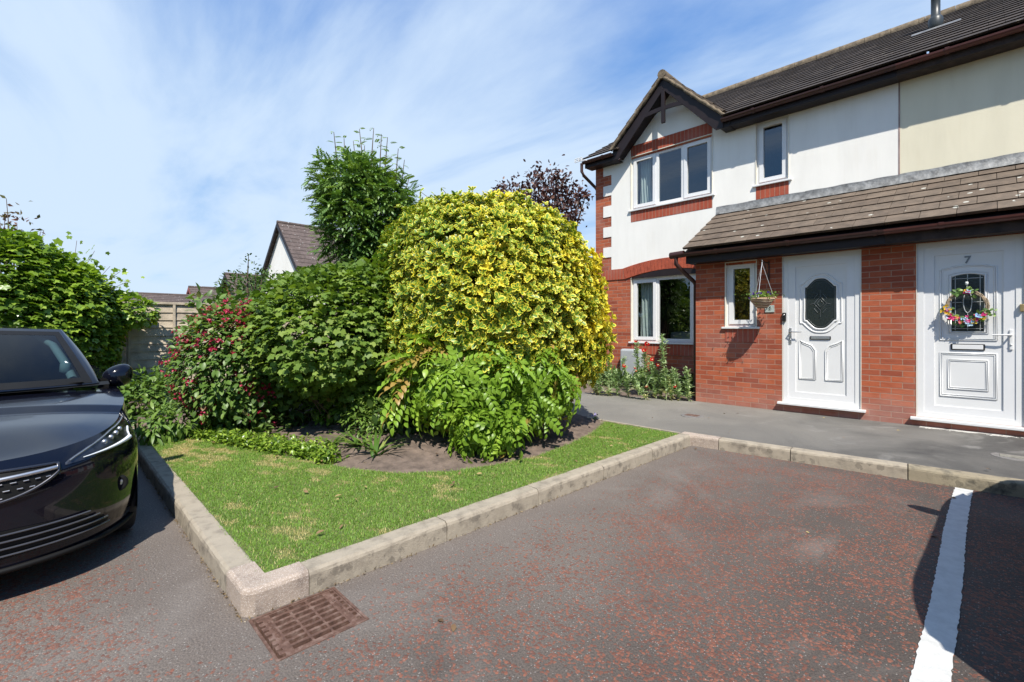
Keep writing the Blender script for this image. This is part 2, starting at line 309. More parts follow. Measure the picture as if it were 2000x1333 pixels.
# kerb stones
def kerbmat(name, a, b, sp_=0.):
    m, t, p, o = mk(name); co = coords(t)
    n1_ = noise(t, co, 9., 6., .65); c = ramp(t, n1_, [(.3, b), (.5, a), (.75, tuple(x*1.12 for x in a))])
    v = nd(t, 'ShaderNodeTexVoronoi', i_Scale=13., i_Randomness=1.); lk(t, co, v.inputs[0]); vc = nd(t, 'ShaderNodeSeparateColor'); lk(t, v.outputs['Color'], vc.inputs[0])
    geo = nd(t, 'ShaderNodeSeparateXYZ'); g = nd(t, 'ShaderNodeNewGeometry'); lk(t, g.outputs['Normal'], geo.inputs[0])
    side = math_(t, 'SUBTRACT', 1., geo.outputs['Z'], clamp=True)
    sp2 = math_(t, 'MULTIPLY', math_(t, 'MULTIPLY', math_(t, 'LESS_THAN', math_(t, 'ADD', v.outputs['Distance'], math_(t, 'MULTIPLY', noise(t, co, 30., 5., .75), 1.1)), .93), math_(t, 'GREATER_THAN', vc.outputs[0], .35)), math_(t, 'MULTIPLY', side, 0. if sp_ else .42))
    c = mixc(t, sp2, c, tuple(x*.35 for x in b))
    if sp_:
        v3 = nd(t, 'ShaderNodeTexVoronoi', i_Scale=150.); lk(t, co, v3.inputs[0]); c = mixc(t, math_(t, 'MULTIPLY', math_(t, 'LESS_THAN', v3.outputs['Distance'], .3), sp_), c, (.72, .66, .6))
    lk(t, c, p.inputs['Base Color']); p.inputs['Roughness'].default_value = .9
    bump(t, p, math_(t, 'ADD', noise(t, co, 130., 5., .7), math_(t, 'MULTIPLY', noise(t, co, 14., 3.), 1.2)), .6, .008); return m
KA = kerbmat('buff concrete kerb', (.33, .285, .22), (.21, .18, .14)); KB = kerbmat('pink granite corner kerb', (.36, .29, .235), (.24, .19, .155), .5)
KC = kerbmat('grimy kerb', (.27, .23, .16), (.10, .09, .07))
def stone(mb, p0, p1, nrm, h=.125, m=0, w_=.13, g0=.004, g1=.004):
    a, b = Vector(p0).to_3d(), Vector(p1).to_3d(); d = (b-a).normalized(); a = a+d*g0; b = b-d*g1; nv = Vector(nrm).to_3d()
    prof = [(0, -.06), (0, h-.028), (.006, h-.012), (.02, h), (w_-.006, h), (w_, h-.006), (w_, -.06)]   # 0 = road face
    k = len(prof); L_ = (b-a).length; ns = max(2, int(L_/.08)); vs = []
    for i in range(ns+1):
        q = a+d*(L_*i/ns)
        for o_, z in prof:
            j = random.uniform(-.0018, .0018); vs.append(q+nv*(o_+j)+Vector((0, 0, z+(random.uniform(-.0012, .0012) if z > 0 else 0))))
    fs = [(i*k+j, i*k+(j+1) % k, (i+1)*k+(j+1) % k, (i+1)*k+j) for i in range(ns) for j in range(k)]
    fs += [tuple(range(k-1, -1, -1)), tuple(ns*k+i for i in range(k))]
    mb.add(vs, fs, m)
mb = MB(); X0, Y0 = -2.45, .65
# corner stone (L-shaped, rounded)
def lcorner(mb, cx, cy, sx, sy, h=.128, m=1, l=.30, w_=.13):
    pts = [(cx-l*sx, cy), (cx-.05*sx, cy), (cx-.018*sx, cy+.018*sy), (cx, cy+.05*sy), (cx, cy+l*sy), (cx-w_*sx, cy+l*sy), (cx-w_*sx, cy+w_*sy), (cx-l*sx, cy+w_*sy)]
    n_ = len(pts); c_ = (sum(p[0] for p in pts)/n_, sum(p[1] for p in pts)/n_)
    lv = [(-.06, 0), (h-.024, 0), (h-.01, .006), (h, .02)]
    vs = []
    for z, ins in lv:
        for i, p in enumerate(pts):
            px, py = p
            if i in (0, 1): py += ins*sy
            elif i == 2: px -= ins*.7*sx; py += ins*.7*sy
            elif i in (3, 4): px -= ins*sx
            vs.append((px, py, z))
    fs = [(k*n_+i, k*n_+(i+1) % n_, (k+1)*n_+(i+1) % n_, (k+1)*n_+i) for k in range(3) for i in range(n_)]+[tuple(3*n_+i for i in range(n_))]
    mb.add(vs, fs, m)
lcorner(mb, X0, Y0, 1, 1)
y = Y0+.30; e = KX(X0)-.02
ln = (e-y)/5
for i in range(5): stone(mb, (X0, y+ln*i), (X0, y+ln*(i+1)), (-1, 0), m=0)
x = X0-.30
for i in range(8): stone(mb, (x-.9*i, Y0), (x-.9*(i+1), Y0), (0, 1), m=0)
# far kerb: corner piece then stones along the pavement
stone(mb, (X0-.13, KX(X0)), (X0+.30, KX(X0+.3)), (-.0995, .995), m=1, h=.122)
stone(mb, (X0, KX(X0)-.02), (X0, KX(X0)), (-1, 0), m=1, h=.12, g0=0, g1=0)
x = X0+.3
for i in range(9):
    x1 = x+(.7 if i == 0 else .92); stone(mb, (x, KX(x)), (x1, KX(x1)), (-.0995, .995), m=0 if i < 2 else 2, h=.12); x = x1
o = structure(mb.build('kerb', [KA, KB, KC]))
# thin concrete edging between lawn and path
mb = MB()
mb.box(-9.4, X0-.13, 5.29, 5.33, 0, .132); structure(mb.build('path_edging', KA))
# lawn and soil
LE = [(-6.42, .8), (-6.4, 1.12), (-6.13, 1.24), (-5.6, 1.38), (-5.13, 1.55), (-4.56, 1.73), (-4.0, 1.9), (-3.57, 2.15), (-3.3, 2.5), (-3.17, 2.9), (-3.1, 3.4), (-3.17, 3.95), (-3.32, 4.6), (-3.6, 5.28)]
LP = [(X0-.13, .78), (-6.42, .78)]+LE+[(X0-.13, 5.29)]
def inpoly(x, y, P):
    P = np.array(P); x = np.asarray(x); y = np.asarray(y); r = np.zeros(x.shape, bool); j = len(P)-1
    for i in range(len(P)):
        c = ((P[i, 1] > y) != (P[j, 1] > y)) & (x < (P[j, 0]-P[i, 0])*(y-P[i, 1])/(P[j, 1]-P[i, 1]+1e-12)+P[i, 0]); r ^= c; j = i
    return r
def wob(x, y, s=1.):
    return np.sin(x*2.3*s+1.3)*np.cos(y*1.9*s+.5)*.5+np.sin(x*5.1*s+y*3.7*s)*.3+np.sin(x*11*s-y*9*s)*.2
mb = MB(); nx, ny = 220, 160
gx_, gy_ = np.meshgrid(np.linspace(-9.7, X0-.13, nx), np.linspace(.775, 5.295, ny), indexing='ij')
ins = inpoly(gx_, gy_, LP)
# distance to the lawn edge
dmin = np.full(gx_.shape, 9.)
for (a, b) in zip(LE[:-1], LE[1:]):
    ax, ay = a; bx, by = b; t_ = np.clip(((gx_-ax)*(bx-ax)+(gy_-ay)*(by-ay))/((bx-ax)**2+(by-ay)**2), 0, 1)
    dmin = np.minimum(dmin, np.hypot(gx_-ax-t_*(bx-ax), gy_-ay-t_*(by-ay)))
zz = np.where(ins, .10, .095+np.minimum(dmin, .9)*.16+rng.normal(0, .006, gx_.shape)+.012*wob(gx_, gy_, 3.))
edge_ = (gy_ < .8) | (gy_ > 5.27); zz = np.where(edge_ | (gx_ > X0-.2) | ((gy_ < 1.1) & (gx_ > -6.5)) | ((gy_ > 5.1) & (gx_ > -3.7)), .095, zz)
vs = np.stack([gx_, gy_, zz], -1).reshape(-1, 3).tolist()
mb.add(vs, [(i*ny+j, (i+1)*ny+j, (i+1)*ny+j+1, i*ny+j+1) for i in range(nx-1) for j in range(ny-1)], 0, True); structure(mb.build('soil', SOIL))
def turfmat():
    m, t, p, o = mk('turf'); co = coords(t)
    n_ = noise(t, co, 2.4, 4., .55, .4); c = ramp(t, noise(t, co, 160., 4., .7), [(.3, (.06, .09, .02)), (.7, (.19, .22, .06))])
    c = mixc(t, ramp(t, n_, [(.60, 0.), (.66, 1.)]), c, (.30, .22, .11)); lk(t, c, p.inputs['Base Color']); p.inputs['Roughness'].default_value = .9
    bump(t, p, noise(t, co, 120., 5.), .9, .02); return m
mb = MB(); P2 = LP; mb.prism([(x, y, .09) for x, y in P2], (0, 0, .03)); structure(mb.build('lawn', turfmat()))
# bed in front of the house
mb = MB()
def bf(u, v): x = -9.4+5.94*u; y0 = path_back(x); return (x, y0+(8.72-y0)*v, .135+.03*math.sin(v*3.1)+random.uniform(-.012, .012)*(v > 0))
mb.grid(bf, 120, 26); structure(mb.build('soil', SOIL))
# white line, ragged edges
mb = MB(); n = 260; vs = []
ll = lambda i: -.22+.006*math.sin(i*.05)
for i in range(n+1):
    y = -.5+(KX(-.17)-.02+.5)*i/n
    vs += [(ll(i)-random.uniform(0, .007), y, .004), (ll(i)+.103+random.uniform(0, .007), y, .004)]
def linemat():
    m, t, p, o = mk('white road paint'); co = coords(t)
    c = mixc(t, ramp(t, noise(t, co, 14., 6., .7), [(.35, .35), (.6, 0.)]), (.55, .55, .53), (.30, .30, .29)); lk(t, c, p.inputs['Base Color']); p.inputs['Roughness'].default_value = .7
    bump(t, p, noise(t, co, 180., 4.), .5, .004); return m
mb.add(vs, [(2*i, 2*i+1, 2*i+3, 2*i+2) for i in range(n)]); structure(mb.build('parking_line', linemat()))
# drain
def rust():
    m, t, p, o = mk('rusty cast iron'); co = coords(t)
    c = ramp(t, noise(t, co, 22., 6., .7), [(.3, (.055, .028, .019)), (.5, (.115, .060, .042)), (.7, (.22, .15, .12))]); lk(t, c, p.inputs['Base Color']); p.inputs['Roughness'].default_value = .75; bump(t, p, noise(t, co, 150., 4.), .5, .004); return m
RU = rust()
dr = thing('drain_cover', 'rusty brown cast iron drain grate sunk in the road at the corner of the kerb', 'drain cover', (DR[0], DR[2], 0))
x0, x1, y0, y1 = DR
mb = MB(); fr_ = .012
mb.plate([x0, x0+fr_, x1-fr_, x1], [y0, y0+fr_, y1-fr_, y1], lambda x, y: not (x0+fr_ < x < x1-fr_ and y0+fr_ < y < y1-fr_), -.05, .003, lambda a, b, z: (a, b, z)); mb.build('frame', RU, dr)
mb = MB()
gx0, gx1, gy0, gy1 = x0+fr_+.004, x1-fr_-.004, y0+fr_+.012, y1-fr_-.002
rows = 8; ph = (gx1-gx0-.01)/rows; xsl = []; 
for i in range(rows): a = gx0+.008+ph*i; xsl += [a, a+ph*.62]
yc = [gy0+.022, gy0+.058, gy1-.062, gy1-.024]; cw = (yc[2]-yc[1]-.02)/3; ysl = []
for k in range(3): a = yc[1]+k*(cw+.01); ysl += [a, a+cw]
def gsol(x, y):
    row = any(xsl[2*i] < x < xsl[2*i+1] for i in range(rows))
    if yc[1] <= y <= yc[2]: return not (row and any(ysl[2*k] < y < ysl[2*k+1] for k in range(3)))
    if y < yc[0]: return row
    if y > yc[3]: return not row or y > gy1-.006
    return True
mb.plate([gx0, gx1]+xsl, [gy0, gy1, gy1-.006]+yc+ysl, gsol, -.028, .001, lambda a, b, z: (a, b, z)); g_ = mb.build('grate', RU, dr, bevel=.0025)
mb = MB(); mb.box(x0+.001, x1-.001, y0+.001, y1-.001, -.14, -.058); mb.build('silt', M('brown silt', (.10, .05, .028), .9, .5, 20., .8, 60.), dr)
def text(s_, name, size, loc, rot, mat, parent, ext=.003, bold=0.):
    cu = bpy.data.curves.new(name, 'FONT'); cu.body = s_; cu.size = size; cu.extrude = ext; cu.align_x = 'CENTER'; cu.align_y = 'CENTER'; cu.offset = bold
    tmp = bpy.data.objects.new(name+'_t', cu); C.objects.link(tmp); dg = bpy.context.evaluated_depsgraph_get(); me = bpy.data.meshes.new_from_object(tmp.evaluated_get(dg))
    bpy.data.objects.remove(tmp); me.materials.clear(); me.materials.append(mat)
    o = put(name, me, parent); o.location = Vector(loc)-OFF.get(parent, Vector((0, 0, 0))); o.rotation_euler = rot; return o
text('DRAINAGE SYSTEMS', 'lettering', .022, ((gx0+gx1)/2-.02, yc[0]+.018, .002), (0, 0, 0), RU, dr, .0015); text('CLASS C250 D400', 'lettering', .022, ((gx0+gx1)/2, yc[2]+.019, .002), (0, 0, R(0)), RU, dr, .0015)
# small covers in the path
def cover(px, py, label, colr, s=.11):
    x, y, z = G(px, py, .135); e_ = thing('utility_cover', label, 'utility cover', (x, y, z))
    m_ = MB(); m_.lathe([(0, .006), (s*1.35, .006), (s*1.45, -.02)], (x, y, z), n=18, smooth=False); m_.build('collar', M('collar concrete', (.17, .16, .15), .9, .3, 20.), e_)
    m_ = MB(); m_.box(x-s*.8, x+s*.8, y-s*.55, y+s*.55, z-.01, z+.011); m_.build('lid', colr, e_, bevel=.003)
cover(1352, 812, 'small rusty stopcock lid set in a round collar in the path', RU)
cover(1978, 893, 'small pale concrete inspection lid in the dark pavement at right edge', M('pale lid', (.2, .19, .16), .9, .4, 30.))
# ------------------------------------------------------------------ house
WY, PY, XL, XP, XE = 8.7, 7.67, -6.19, -.93, 4.35
UZ0, UZ1 = 3.82, 4.93
h6 = thing('brick_house', 'end house with white render over red brick, dark gable and the number 6 plate', 'house', (XL, WY, 0))
h7 = thing('brick_house', 'right hand house with cream render and a white front door bearing the number 7', 'house', (XP, WY, 0))
W1 = (-5.29, -3.594); W2 = (-2.847, -2.343); WG = (1.08, 2.42)
SL = .5857; EY, EZ = 8.38, 5.05; RY, RZ = 12.5, EZ+(12.5-8.38)*SL
fxz = lambda yf: (lambda a, b, z: (a, yf+z, b))
def hole(x, z, hs): return any(a < x < b and c < z < d for a, b, c, d in hs)
def gable_z(x): return 6.12-abs(x+4.42)*.98
HM = [(W1[0], W1[1], UZ0, UZ1), (W2[0], W2[1], UZ0, UZ1), (W1[0], W1[1], WG[0], WG[1])]
mb = MB(); mb.plate([XL, XP]+[v for h in HM for v in h[:2]], [0, 4.9]+[v for h in HM for v in h[2:]], lambda x, z: not hole(x, z, HM), 0, .25, lambda a, b, z: (a, WY+z, b)); mb.build('brick_wall', BR, h6)
mb = MB(); mb.box(XL, XL+.2, WY+.25, WY+7.6, 0, 4.9); mb.prism([(XL, WY+.25, 4.9), (XL, 16.3, 4.9), (XL, RY, RZ-.12)], (.2, 0, 0)); mb.box(XL+.2, XE, WY+7.4, WY+7.6, 0, 4.9); mb.build('side_wall', BRY, h6)
# render with toothed quoins
qz = [2.62, 2.90, 3.12, 3.34, 3.56, 3.78, 4.02, 4.24, 4.46, 4.68, 4.9]
HR = HM[:2]+[(W1[0]+.0, W1[1], UZ0-.25, UZ1+.225), (W2[0], W2[1], UZ0-.25, UZ1)]
def rsol(x, z):
    i = max(k for k in range(len(qz)) if z > qz[k] or k == 0); lim = -5.77 if i % 2 == 0 else -5.98
    return x > lim and not hole(x, z, HR)
mb = MB(); mb.plate([-5.98, -5.77, XP-.006]+[v for h in HR for v in h[:2]], qz+[v for h in HR for v in h[2:] if v < 4.9]+[4.9], rsol, -.014, 0, lambda a, b, z: (a, WY+z-.0, b))
# gable triangle of render, cut for the brick head
mb.prism([(-5.6, WY-.014, 4.9), (W1[0], WY-.014, 4.9), (W1[0], WY-.014, UZ1+.225), (W1[0], WY-.014, gable_z(W1[0]))], (0, .014, 0))
mb.prism([(W1[0], WY-.014, UZ1+.225), (W1[1], WY-.014, UZ1+.225), (W1[1], WY-.014, gable_z(W1[1])), (-4.42, WY-.014, 6.12), (W1[0], WY-.014, gable_z(W1[0]))], (0, .014, 0))
mb.prism([(W1[1], WY-.014, 4.9), (-3.24, WY-.014, 4.9), (W1[1], WY-.014, gable_z(W1[1]))], (0, .014, 0))
mb.build('render', WR, h6)
mb = MB(); mb.prism([(-5.62, WY+.002, 4.9), (-3.22, WY+.002, 4.9), (-4.42, WY+.002, 6.1)], (0, .2, 0)); mb.build('gable_wall', BR, h6)
HN = [(1.6, 3.3, UZ0, UZ1)]
mb = MB(); mb.plate([XP, XE, 1.6, 3.3], [0, 4.9, UZ0, UZ1], lambda x, z: not hole(x, z, HN), 0, .25, lambda a, b, z: (a, WY+z, b)); mb.build('brick_wall', BR, h7)
mb = MB(); mb.plate([XP+.006, XE, 1.6, 3.3], [2.62, 4.9, UZ0, UZ1], lambda x, z: not hole(x, z, HN), -.012, 0, lambda a, b, z: (a, WY+z, b)); mb.build('render', CR, h7)
mb = MB(); mb.box(XE-.2, XE, WY+.25, WY+7.4, 0, 4.9); mb.prism([(XE-.2, WY+.25, 4.9), (XE-.2, 16.1, 4.9), (XE-.2, RY, RZ-.12)], (.2, 0, 0)); mb.build('side_wall', BRY, h7)
mb = MB(); mb.box(XP-.009, XP+.009, WY-.018, WY-.001, 3.5, 4.89); mb.build('joint_strip', M('sealant strip', (.30, .22, .2), .8, .3), h6)
# brick bands (soldier courses)
mb = MB()
for a, b, c, d in ((W1[0], W1[1], UZ1, UZ1+.222), (W1[0], W1[1], UZ0-.25, UZ0-.02), (W2[0], W2[1], UZ0-.25, UZ0-.02), (XL-.002, W1[0]-.139, 2.398, 2.622)): mb = MB(); mb.box(a+.001, b-.001, WY-.018, WY-.001, c+.002, d); mb.build('soldier_course', BRS, h6)
mb = MB()
# below the ground window
mb.box(W1[0], W1[1], WY-.012, WY-.001, WG[0]-.25, WG[0]-.015); mb.build('soldier_course', BRS, h6)
mb = MB(); n = 26; a0, a1 = W1[0]-.13, W1[1]+.13
for i in range(n):
    u0, u1 = (i+.04)/n, (i+.96)/n
    def ar(u, z): x = a0+(a1-a0)*u; k = 1-(2*u-1)**2; return (a0+(a1-a0)*u+(2*u-1)*.06*(z-0), WY-.024, 2.40+.13*k+z*.222)
    mb.prism([ar(u0, 0), ar(u1, 0), ar(u1, 1), ar(u0, 1)], (0, .02, 0))
mb.build('brick_arch', M('arch brick', (.36, .07, .032), .85, .3, 14., .4, 90.), h6)
mb = MB(); pts = [(a0+.13+(a1-a0-.26)*i/16, WY-.020, 2.395+.13*(1-(2*(i/16)-1)**2)) for i in range(17)]; mb.prism(pts+[(a1-.13, WY-.020, 2.392), (a0+.13, WY-.020, 2.392)], (0, .025, 0)); mb.build('arch_soffit', BRN, h6)
# ---- windows
def window(parent, x0, x1, z0, z1, yf, lights, sill=True, room=2.2, curtain=None, rec=.045, fr=.055, glass=GLASS, sillw=.05, side=BR):
    y = yf+rec; m_ = MB(); ed = [x0]+[x0+(x1-x0)*l for l, _ in lights[:-1]]+[x1]
    xs_ = [x0, x0+fr, x1-fr, x1]; 
    for e_ in ed[1:-1]: xs_ += [e_-fr/2, e_+fr/2]
    def sol(x, z): return x < x0+fr or x > x1-fr or z < z0+fr or z > z1-fr or any(abs(x-e_) < fr/2 for e_ in ed[1:-1])
    m_.plate(xs_, [z0, z0+fr, z1-fr, z1], sol, 0, .06, lambda a, b, z: (a, y+z, b)); wf = m_.build('window', UP, parent, bevel=.004)
    for k, (l, op) in enumerate(lights):
        a = ed[k]+(fr if k == 0 else fr/2); b = ed[k+1]-(fr if k == len(lights)-1 else fr/2); c, d = z0+fr, z1-fr; bead = .018
        if op:
            s_ = MB(); w_ = .052; s_.plate([a-.012, a+w_, b-w_, b+.012], [c-.012, c+w_, d-w_, d+.012], lambda x, z: x < a+w_ or x > b-w_ or z < c+w_ or z > d-w_, -.014, .05, lambda p, q, z: (p, y+z, q)); s_.build('sash', SASH, wf, bevel=.006); a, b, c, d = a+w_, b-w_, c+w_, d-w_
        else:
            s_ = MB(); w_ = bead; s_.plate([a, a+w_, b-w_, b], [c, c+w_, d-w_, d], lambda x, z: x < a+w_ or x > b-w_ or z < c+w_ or z > d-w_, .006, .05, lambda p, q, z: (p, y+z, q)); s_.build('glazing_bead', SASH, wf, bevel=.004); a, b, c, d = a+w_, b-w_, c+w_, d-w_
        g = MB(); g.add([(a, y+.02, c), (b, y+.02, c), (b, y+.02, d), (a, y+.02, d)], [(0, 1, 2, 3)]); g.build('pane', glass, wf)
    if sill:
        s_ = MB(); s_.box(x0-sillw, x1+sillw, yf-.04, y+.02, z0-.032, z0-.001); s_.build('sill', UP, wf, bevel=.005)
    c_ = MB(); e_ = .006; c_.plate([x0-e_, x0+e_, x1-e_, x1+e_], [z0, z1-e_, z1+e_], lambda x, z: not (x0+e_ < x < x1-e_ and z < z1-e_), -.012, rec-.001, lambda p, q, z: (p, yf+z, q)); c_.build('sealant', UPC, wf)
    if room:
        r_ = MB(); r_.box(x0-.35, x1+.25, y+.22, y+room, z0-.5, z1+.12); r_.f = [f[::-1] for f in r_.f]; r_.f = [f for i, f in enumerate(r_.f) if i != 2]; r_.m = r_.m[:5]; r_.sm = r_.sm[:5]
        r_.build('room', ROOM, wf)
    if curtain:
        for (a, b) in curtain:
            q = MB(); q.grid(lambda u, v: (a+(b-a)*u*(1-.25*math.sin(v*2.2)), y+.16+.022*math.sin(u*26+v*1.5)*(1-.3*v), z0+.0+(z1-z0)*v), 70, 8); q.build('curtain', CURT, wf)
    return wf
L3 = [(.36, True), (.64, False), (1, True)]
window(h6, W1[0], W1[1], UZ0, UZ1, WY-.014, [(.33, True), (.66, False), (1, True)], curtain=[(W1[0]+.1, W1[0]+.42)])
window(h6, W2[0], W2[1], UZ0, UZ1-.03, WY-.014, [(1, True)])
gw = window(h6, W1[0], W1[1], WG[0], 2.40, WY, [(.33, True), (.76, False), (1, True)], curtain=[(W1[0]+.1, W1[0]+.5)])
s_ = MB(); s_.box(-4.9, -3.7, WY+.9, WY+1.5, .6, 1.28); s_.build('sofa', M('grey sofa cloth', (.5, .5, .48), .9, .1), gw, bevel=.06)
window(h7, 1.6, 3.3, UZ0, UZ1, WY-.012, L3)
# ---- porch
PX0 = -3.448
HP = [(-2.966, -2.503, 1.385, 2.36), (-2.146, -1.218, .27, 2.40)]
mb = MB(); mb.plate([PX0, XP]+[v for h in HP for v in h[:2]], [0, 2.42]+[v for h in HP for v in h[2:]], lambda x, z: not hole(x, z, HP), 0, .22, lambda a, b, z: (a, PY+z, b)); mb.build('porch_wall', BR, h6)
mb = MB(); mb.box(PX0, PX0+.2, PY+.22, WY-.001, 0, 2.42); mb.prism([(PX0, PY+.1, 2.42), (PX0, WY-.002, 2.42), (PX0, WY-.002, 3.28)], (.2, 0, 0)); mb.build('porch_side_wall', BRY, h6)
mb = MB(); mb.box(-2.966, -2.503, PY-.008, PY-.001, 1.15, 1.35); mb.build('soldier_course', BRS, h6)
HP7 = [(-.65, .25, .27, 2.40), (.9, 1.36, 1.385, 2.36)]
mb = MB(); mb.plate([XP, 1.9]+[v for h in HP7 for v in h[:2]], [0, 2.42]+[v for h in HP7 for v in h[2:]], lambda x, z: not hole(x, z, HP7), 0, .22, lambda a, b, z: (a, PY+z, b)); mb.build('porch_wall', BR, h7)
mb = MB(); mb.box(1.7, 1.9, PY+.22, WY-.001, 0, 2.42); mb.build('porch_side_wall', BRY, h7)
window(h6, -2.966, -2.503, 1.385, 2.40, PY, [(1, True)], room=.7)
window(h7, .9, 1.36, 1.385, 2.40, PY, [(1, True)], room=.7)
# tiled roofs
def tiles(mb, org, ux, up, width, slope_len, gauge, tw, thick=.026, skip=None, nx_=None):
    org, ux, up = Vector(org), Vector(ux).normalized(), Vector(up).normalized(); nn = ux.cross(up).normalized()
    if nn.z < 0: nn = -nn
    rows = int(round(slope_len/gauge)); gauge = slope_len/rows; cols = int(math.ceil(width/tw))+1
    for r_ in range(rows):
        for c_ in range(-1, cols):
            a = max(0, (c_+(.5 if r_ % 2 else 0))*tw+.002); b = min(width, (c_+1+(.5 if r_ % 2 else 0))*tw-.002)
            if b-a < .03: continue
            mid = org+ux*((a+b)/2)+up*(gauge*(r_+.5))
            if skip and skip(mid): continue
            lo = gauge*r_-.012; hi = gauge*(r_+1)+.03; j = random.uniform(-.002, .002); lift = thick+.012+j
            p = lambda s_, l, n_: org+ux*s_+up*l+nn*n_
            v = [p(a, lo+.022, lift-thick), p(b, lo+.022, lift-thick+random.uniform(-.001, .001)), p(b, hi, -.006), p(a, hi, -.006), p(a, lo, lift), p(b, lo, lift+random.uniform(-.001, .001)), p(b, hi, thick-.006), p(a, hi, thick-.006)]
            mb.add(v, [(0, 3, 2, 1), (4, 5, 6, 7), (0, 1, 5, 4), (1, 2, 6, 5), (2, 3, 7, 6), (3, 0, 4, 7)])
PE = 7.36; PEZ = 2.62; PT = 3.40; psl = math.hypot(WY-PE, PT-PEZ)
for par, a, b in ((h6, -3.52, XP), (h7, XP, 2.0)):
    mb = MB(); tiles(mb, (a, PE, PEZ), (1, 0, 0), (0, WY-PE, PT-PEZ), b-a, psl, .25, .32375, .044); po = mb.build('porch_roof', TILE, par, rnd=True, bevel=.004)
    m_ = MB(); m_.prism([(a+.01, PE+.02, PEZ-.03), (a+.01, WY-.02, PT-.03), (a+.01, WY-.02, PT-.07), (a+.01, PE+.02, PEZ-.07)], (b-a-.02, 0, 0)); m_.build('batten_board', BRN, po)
    # lead flashing, dressed in lengths
    m_ = MB(); x = a+.0
    while x < b-.01:
        x2 = min(b, x+random.uniform(1.2, 1.6)); j = random.uniform(-.004, .004)
        m_.grid(lambda u, v: (x+(x2-x)*u+.0, (WY-.022-.002*math.sin(u*50)+j if v > .5 else WY-.10-.006*math.sin(u*31)) if v != .5 else WY-.026+j, {0.: PT+.012, .5: PT+.035, 1.: PT+.165+.004*math.sin(u*17)}[v] if v in (0., .5, 1.) else 0), 30, 2); x = x2+.0
    m_.build('flashing', LEAD, par)
def roof_skip(q):
    return (-5.50 < q.x < -3.34) and q.z < gable_z(q.x)+.1 and q.y < 10.2
msl = math.hypot(RY-EY, RZ-EZ)
for par, a, b, gm in ((h6, -6.30, XP, GUT), (h7, XP, XE+.1, GUT2)):
    mb = MB(); tiles(mb, (a, EY-.04, EZ-.02), (1, 0, 0), (0, RY-EY, RZ-EZ), b-a, msl+.04, .30, .30, .03, skip=roof_skip if par is h6 else None); rf = mb.build('roof', TILED, par, rnd=True)
    m_ = MB()
    if par is h6:
        g = MB(); 
        for s_ in (-1, 1):
            e0 = Vector((-4.42+s_*1.13, 8.36, 5.13)); tiles(g, e0, (0, 1, 0), (-s_*1.13, 0, 1.09), 1.9, math.hypot(1.13, 1.09), .26, .30, .03)
        g.build('gable_roof', TILE, par, rnd=True)
        g = MB(); x = 8.34
        for k in range(5): g.tube([(-4.42, x, 6.215), (-4.42, x+.38, 6.22)], [.085, .08], 10); x += .385
        g.build('ridge_tiles', RIDGE, rf)
        # verge mortar and moss along the gable
        g = MB()
        for s_ in (-1, 1):
            path = [(-4.42+s_*1.16*u, 8.372+random.uniform(-.006, .006), 6.185-1.12*u+random.uniform(-.008, .012)) for u in np.linspace(0, 1, 24)]; g.tube(path, [random.uniform(.026, .04) for _ in path], 7)
        g.build('verge_mortar', RIDGE, rf)
    g = MB(); x = a
    while x < b-.05: x2 = min(b, x+.44); g.tube([(x+.004, RY, RZ+.0), (x2-.004, RY, RZ+.004)], .12, 12); x = x2
    g.build('ridge_tiles', RIDGE, rf)
    g = MB(); g.prism([(a+.02, RY, RZ-.05), (a+.02, 16.6, EZ-.05), (a+.02, 16.6, EZ-.12), (a+.02, RY, RZ-.12)], (b-a-.04, 0, 0)); g.build('rear_slope', TILED, par)
# neighbour has no gable here; eaves: fascia, soffit, gutter
def eave(par, a, b, m_f, m_g, yf, zt, zb, ysof, suffix='', gz=None, r=.056):
    f = MB(); f.box(a, b, yf, yf+.02, zb, zt); f.build('fascia', m_f, par, bevel=.003)
    s_ = MB(); s_.box(a, b, yf+.021, ysof, zb+.008, zb+.018); s_.build('soffit', m_f, par)
    g = MB(); gz = gz or zt-.03; yc_ = yf-r-.004
    prof = [(math.cos(t_)*r, math.sin(t_)*r) for t_ in np.linspace(math.pi, 2*math.pi, 9)]
    prof2 = prof+[(q[0]*.92, q[1]*.92) for q in prof[::-1]]
    g.prism([(a, yc_+p[0], gz+p[1]) for p in prof2], (b-a, 0, 0)); gt = g.build('gutter', m_g, par)
    k = MB(); x = a+.5
    while x < b:
        p3 = [(math.cos(t_)*(r+.007), math.sin(t_)*(r+.007)) for t_ in np.linspace(math.pi, 2*math.pi, 9)]; k.prism([(x, yc_+p[0], gz+p[1]) for p in p3+[(p3[-1][0], .006), (p3[0][0], .006)]], (.045, 0, 0)); x += .98
    k.build('bracket', m_g, gt)
FZ0, FZ1 = 4.87, 5.03; FY = 8.42
eave(h6, -3.30, XP, BRN, GUT, FY, FZ1, FZ0, WY-.016)
eave(h6, -6.28, -5.52, BRN, GUT, FY, FZ1, FZ0, WY-.016)
eave(h7, XP, XE+.05, OLDW, GUT2, FY, FZ1, FZ0, WY-.016)
eave(h6, -3.50, XP, BRN, GUT, 7.42, 2.605, 2.41, PY-.001)
eave(h7, XP, 1.98, OLDW, GUT2, 7.42, 2.605, 2.41, PY-.001)
mb = MB(); mb.box(-3.50, -3.45, 7.44, WY-.002, 2.42, 2.62); mb.prism([(-3.505, 7.43, 2.6), (-3.505, WY-.002, 3.36), (-3.505, WY-.002, 3.2), (-3.505, 7.43, 2.42)], (.03, 0, 0)); mb.build('porch_bargeboard', BRN, h6)
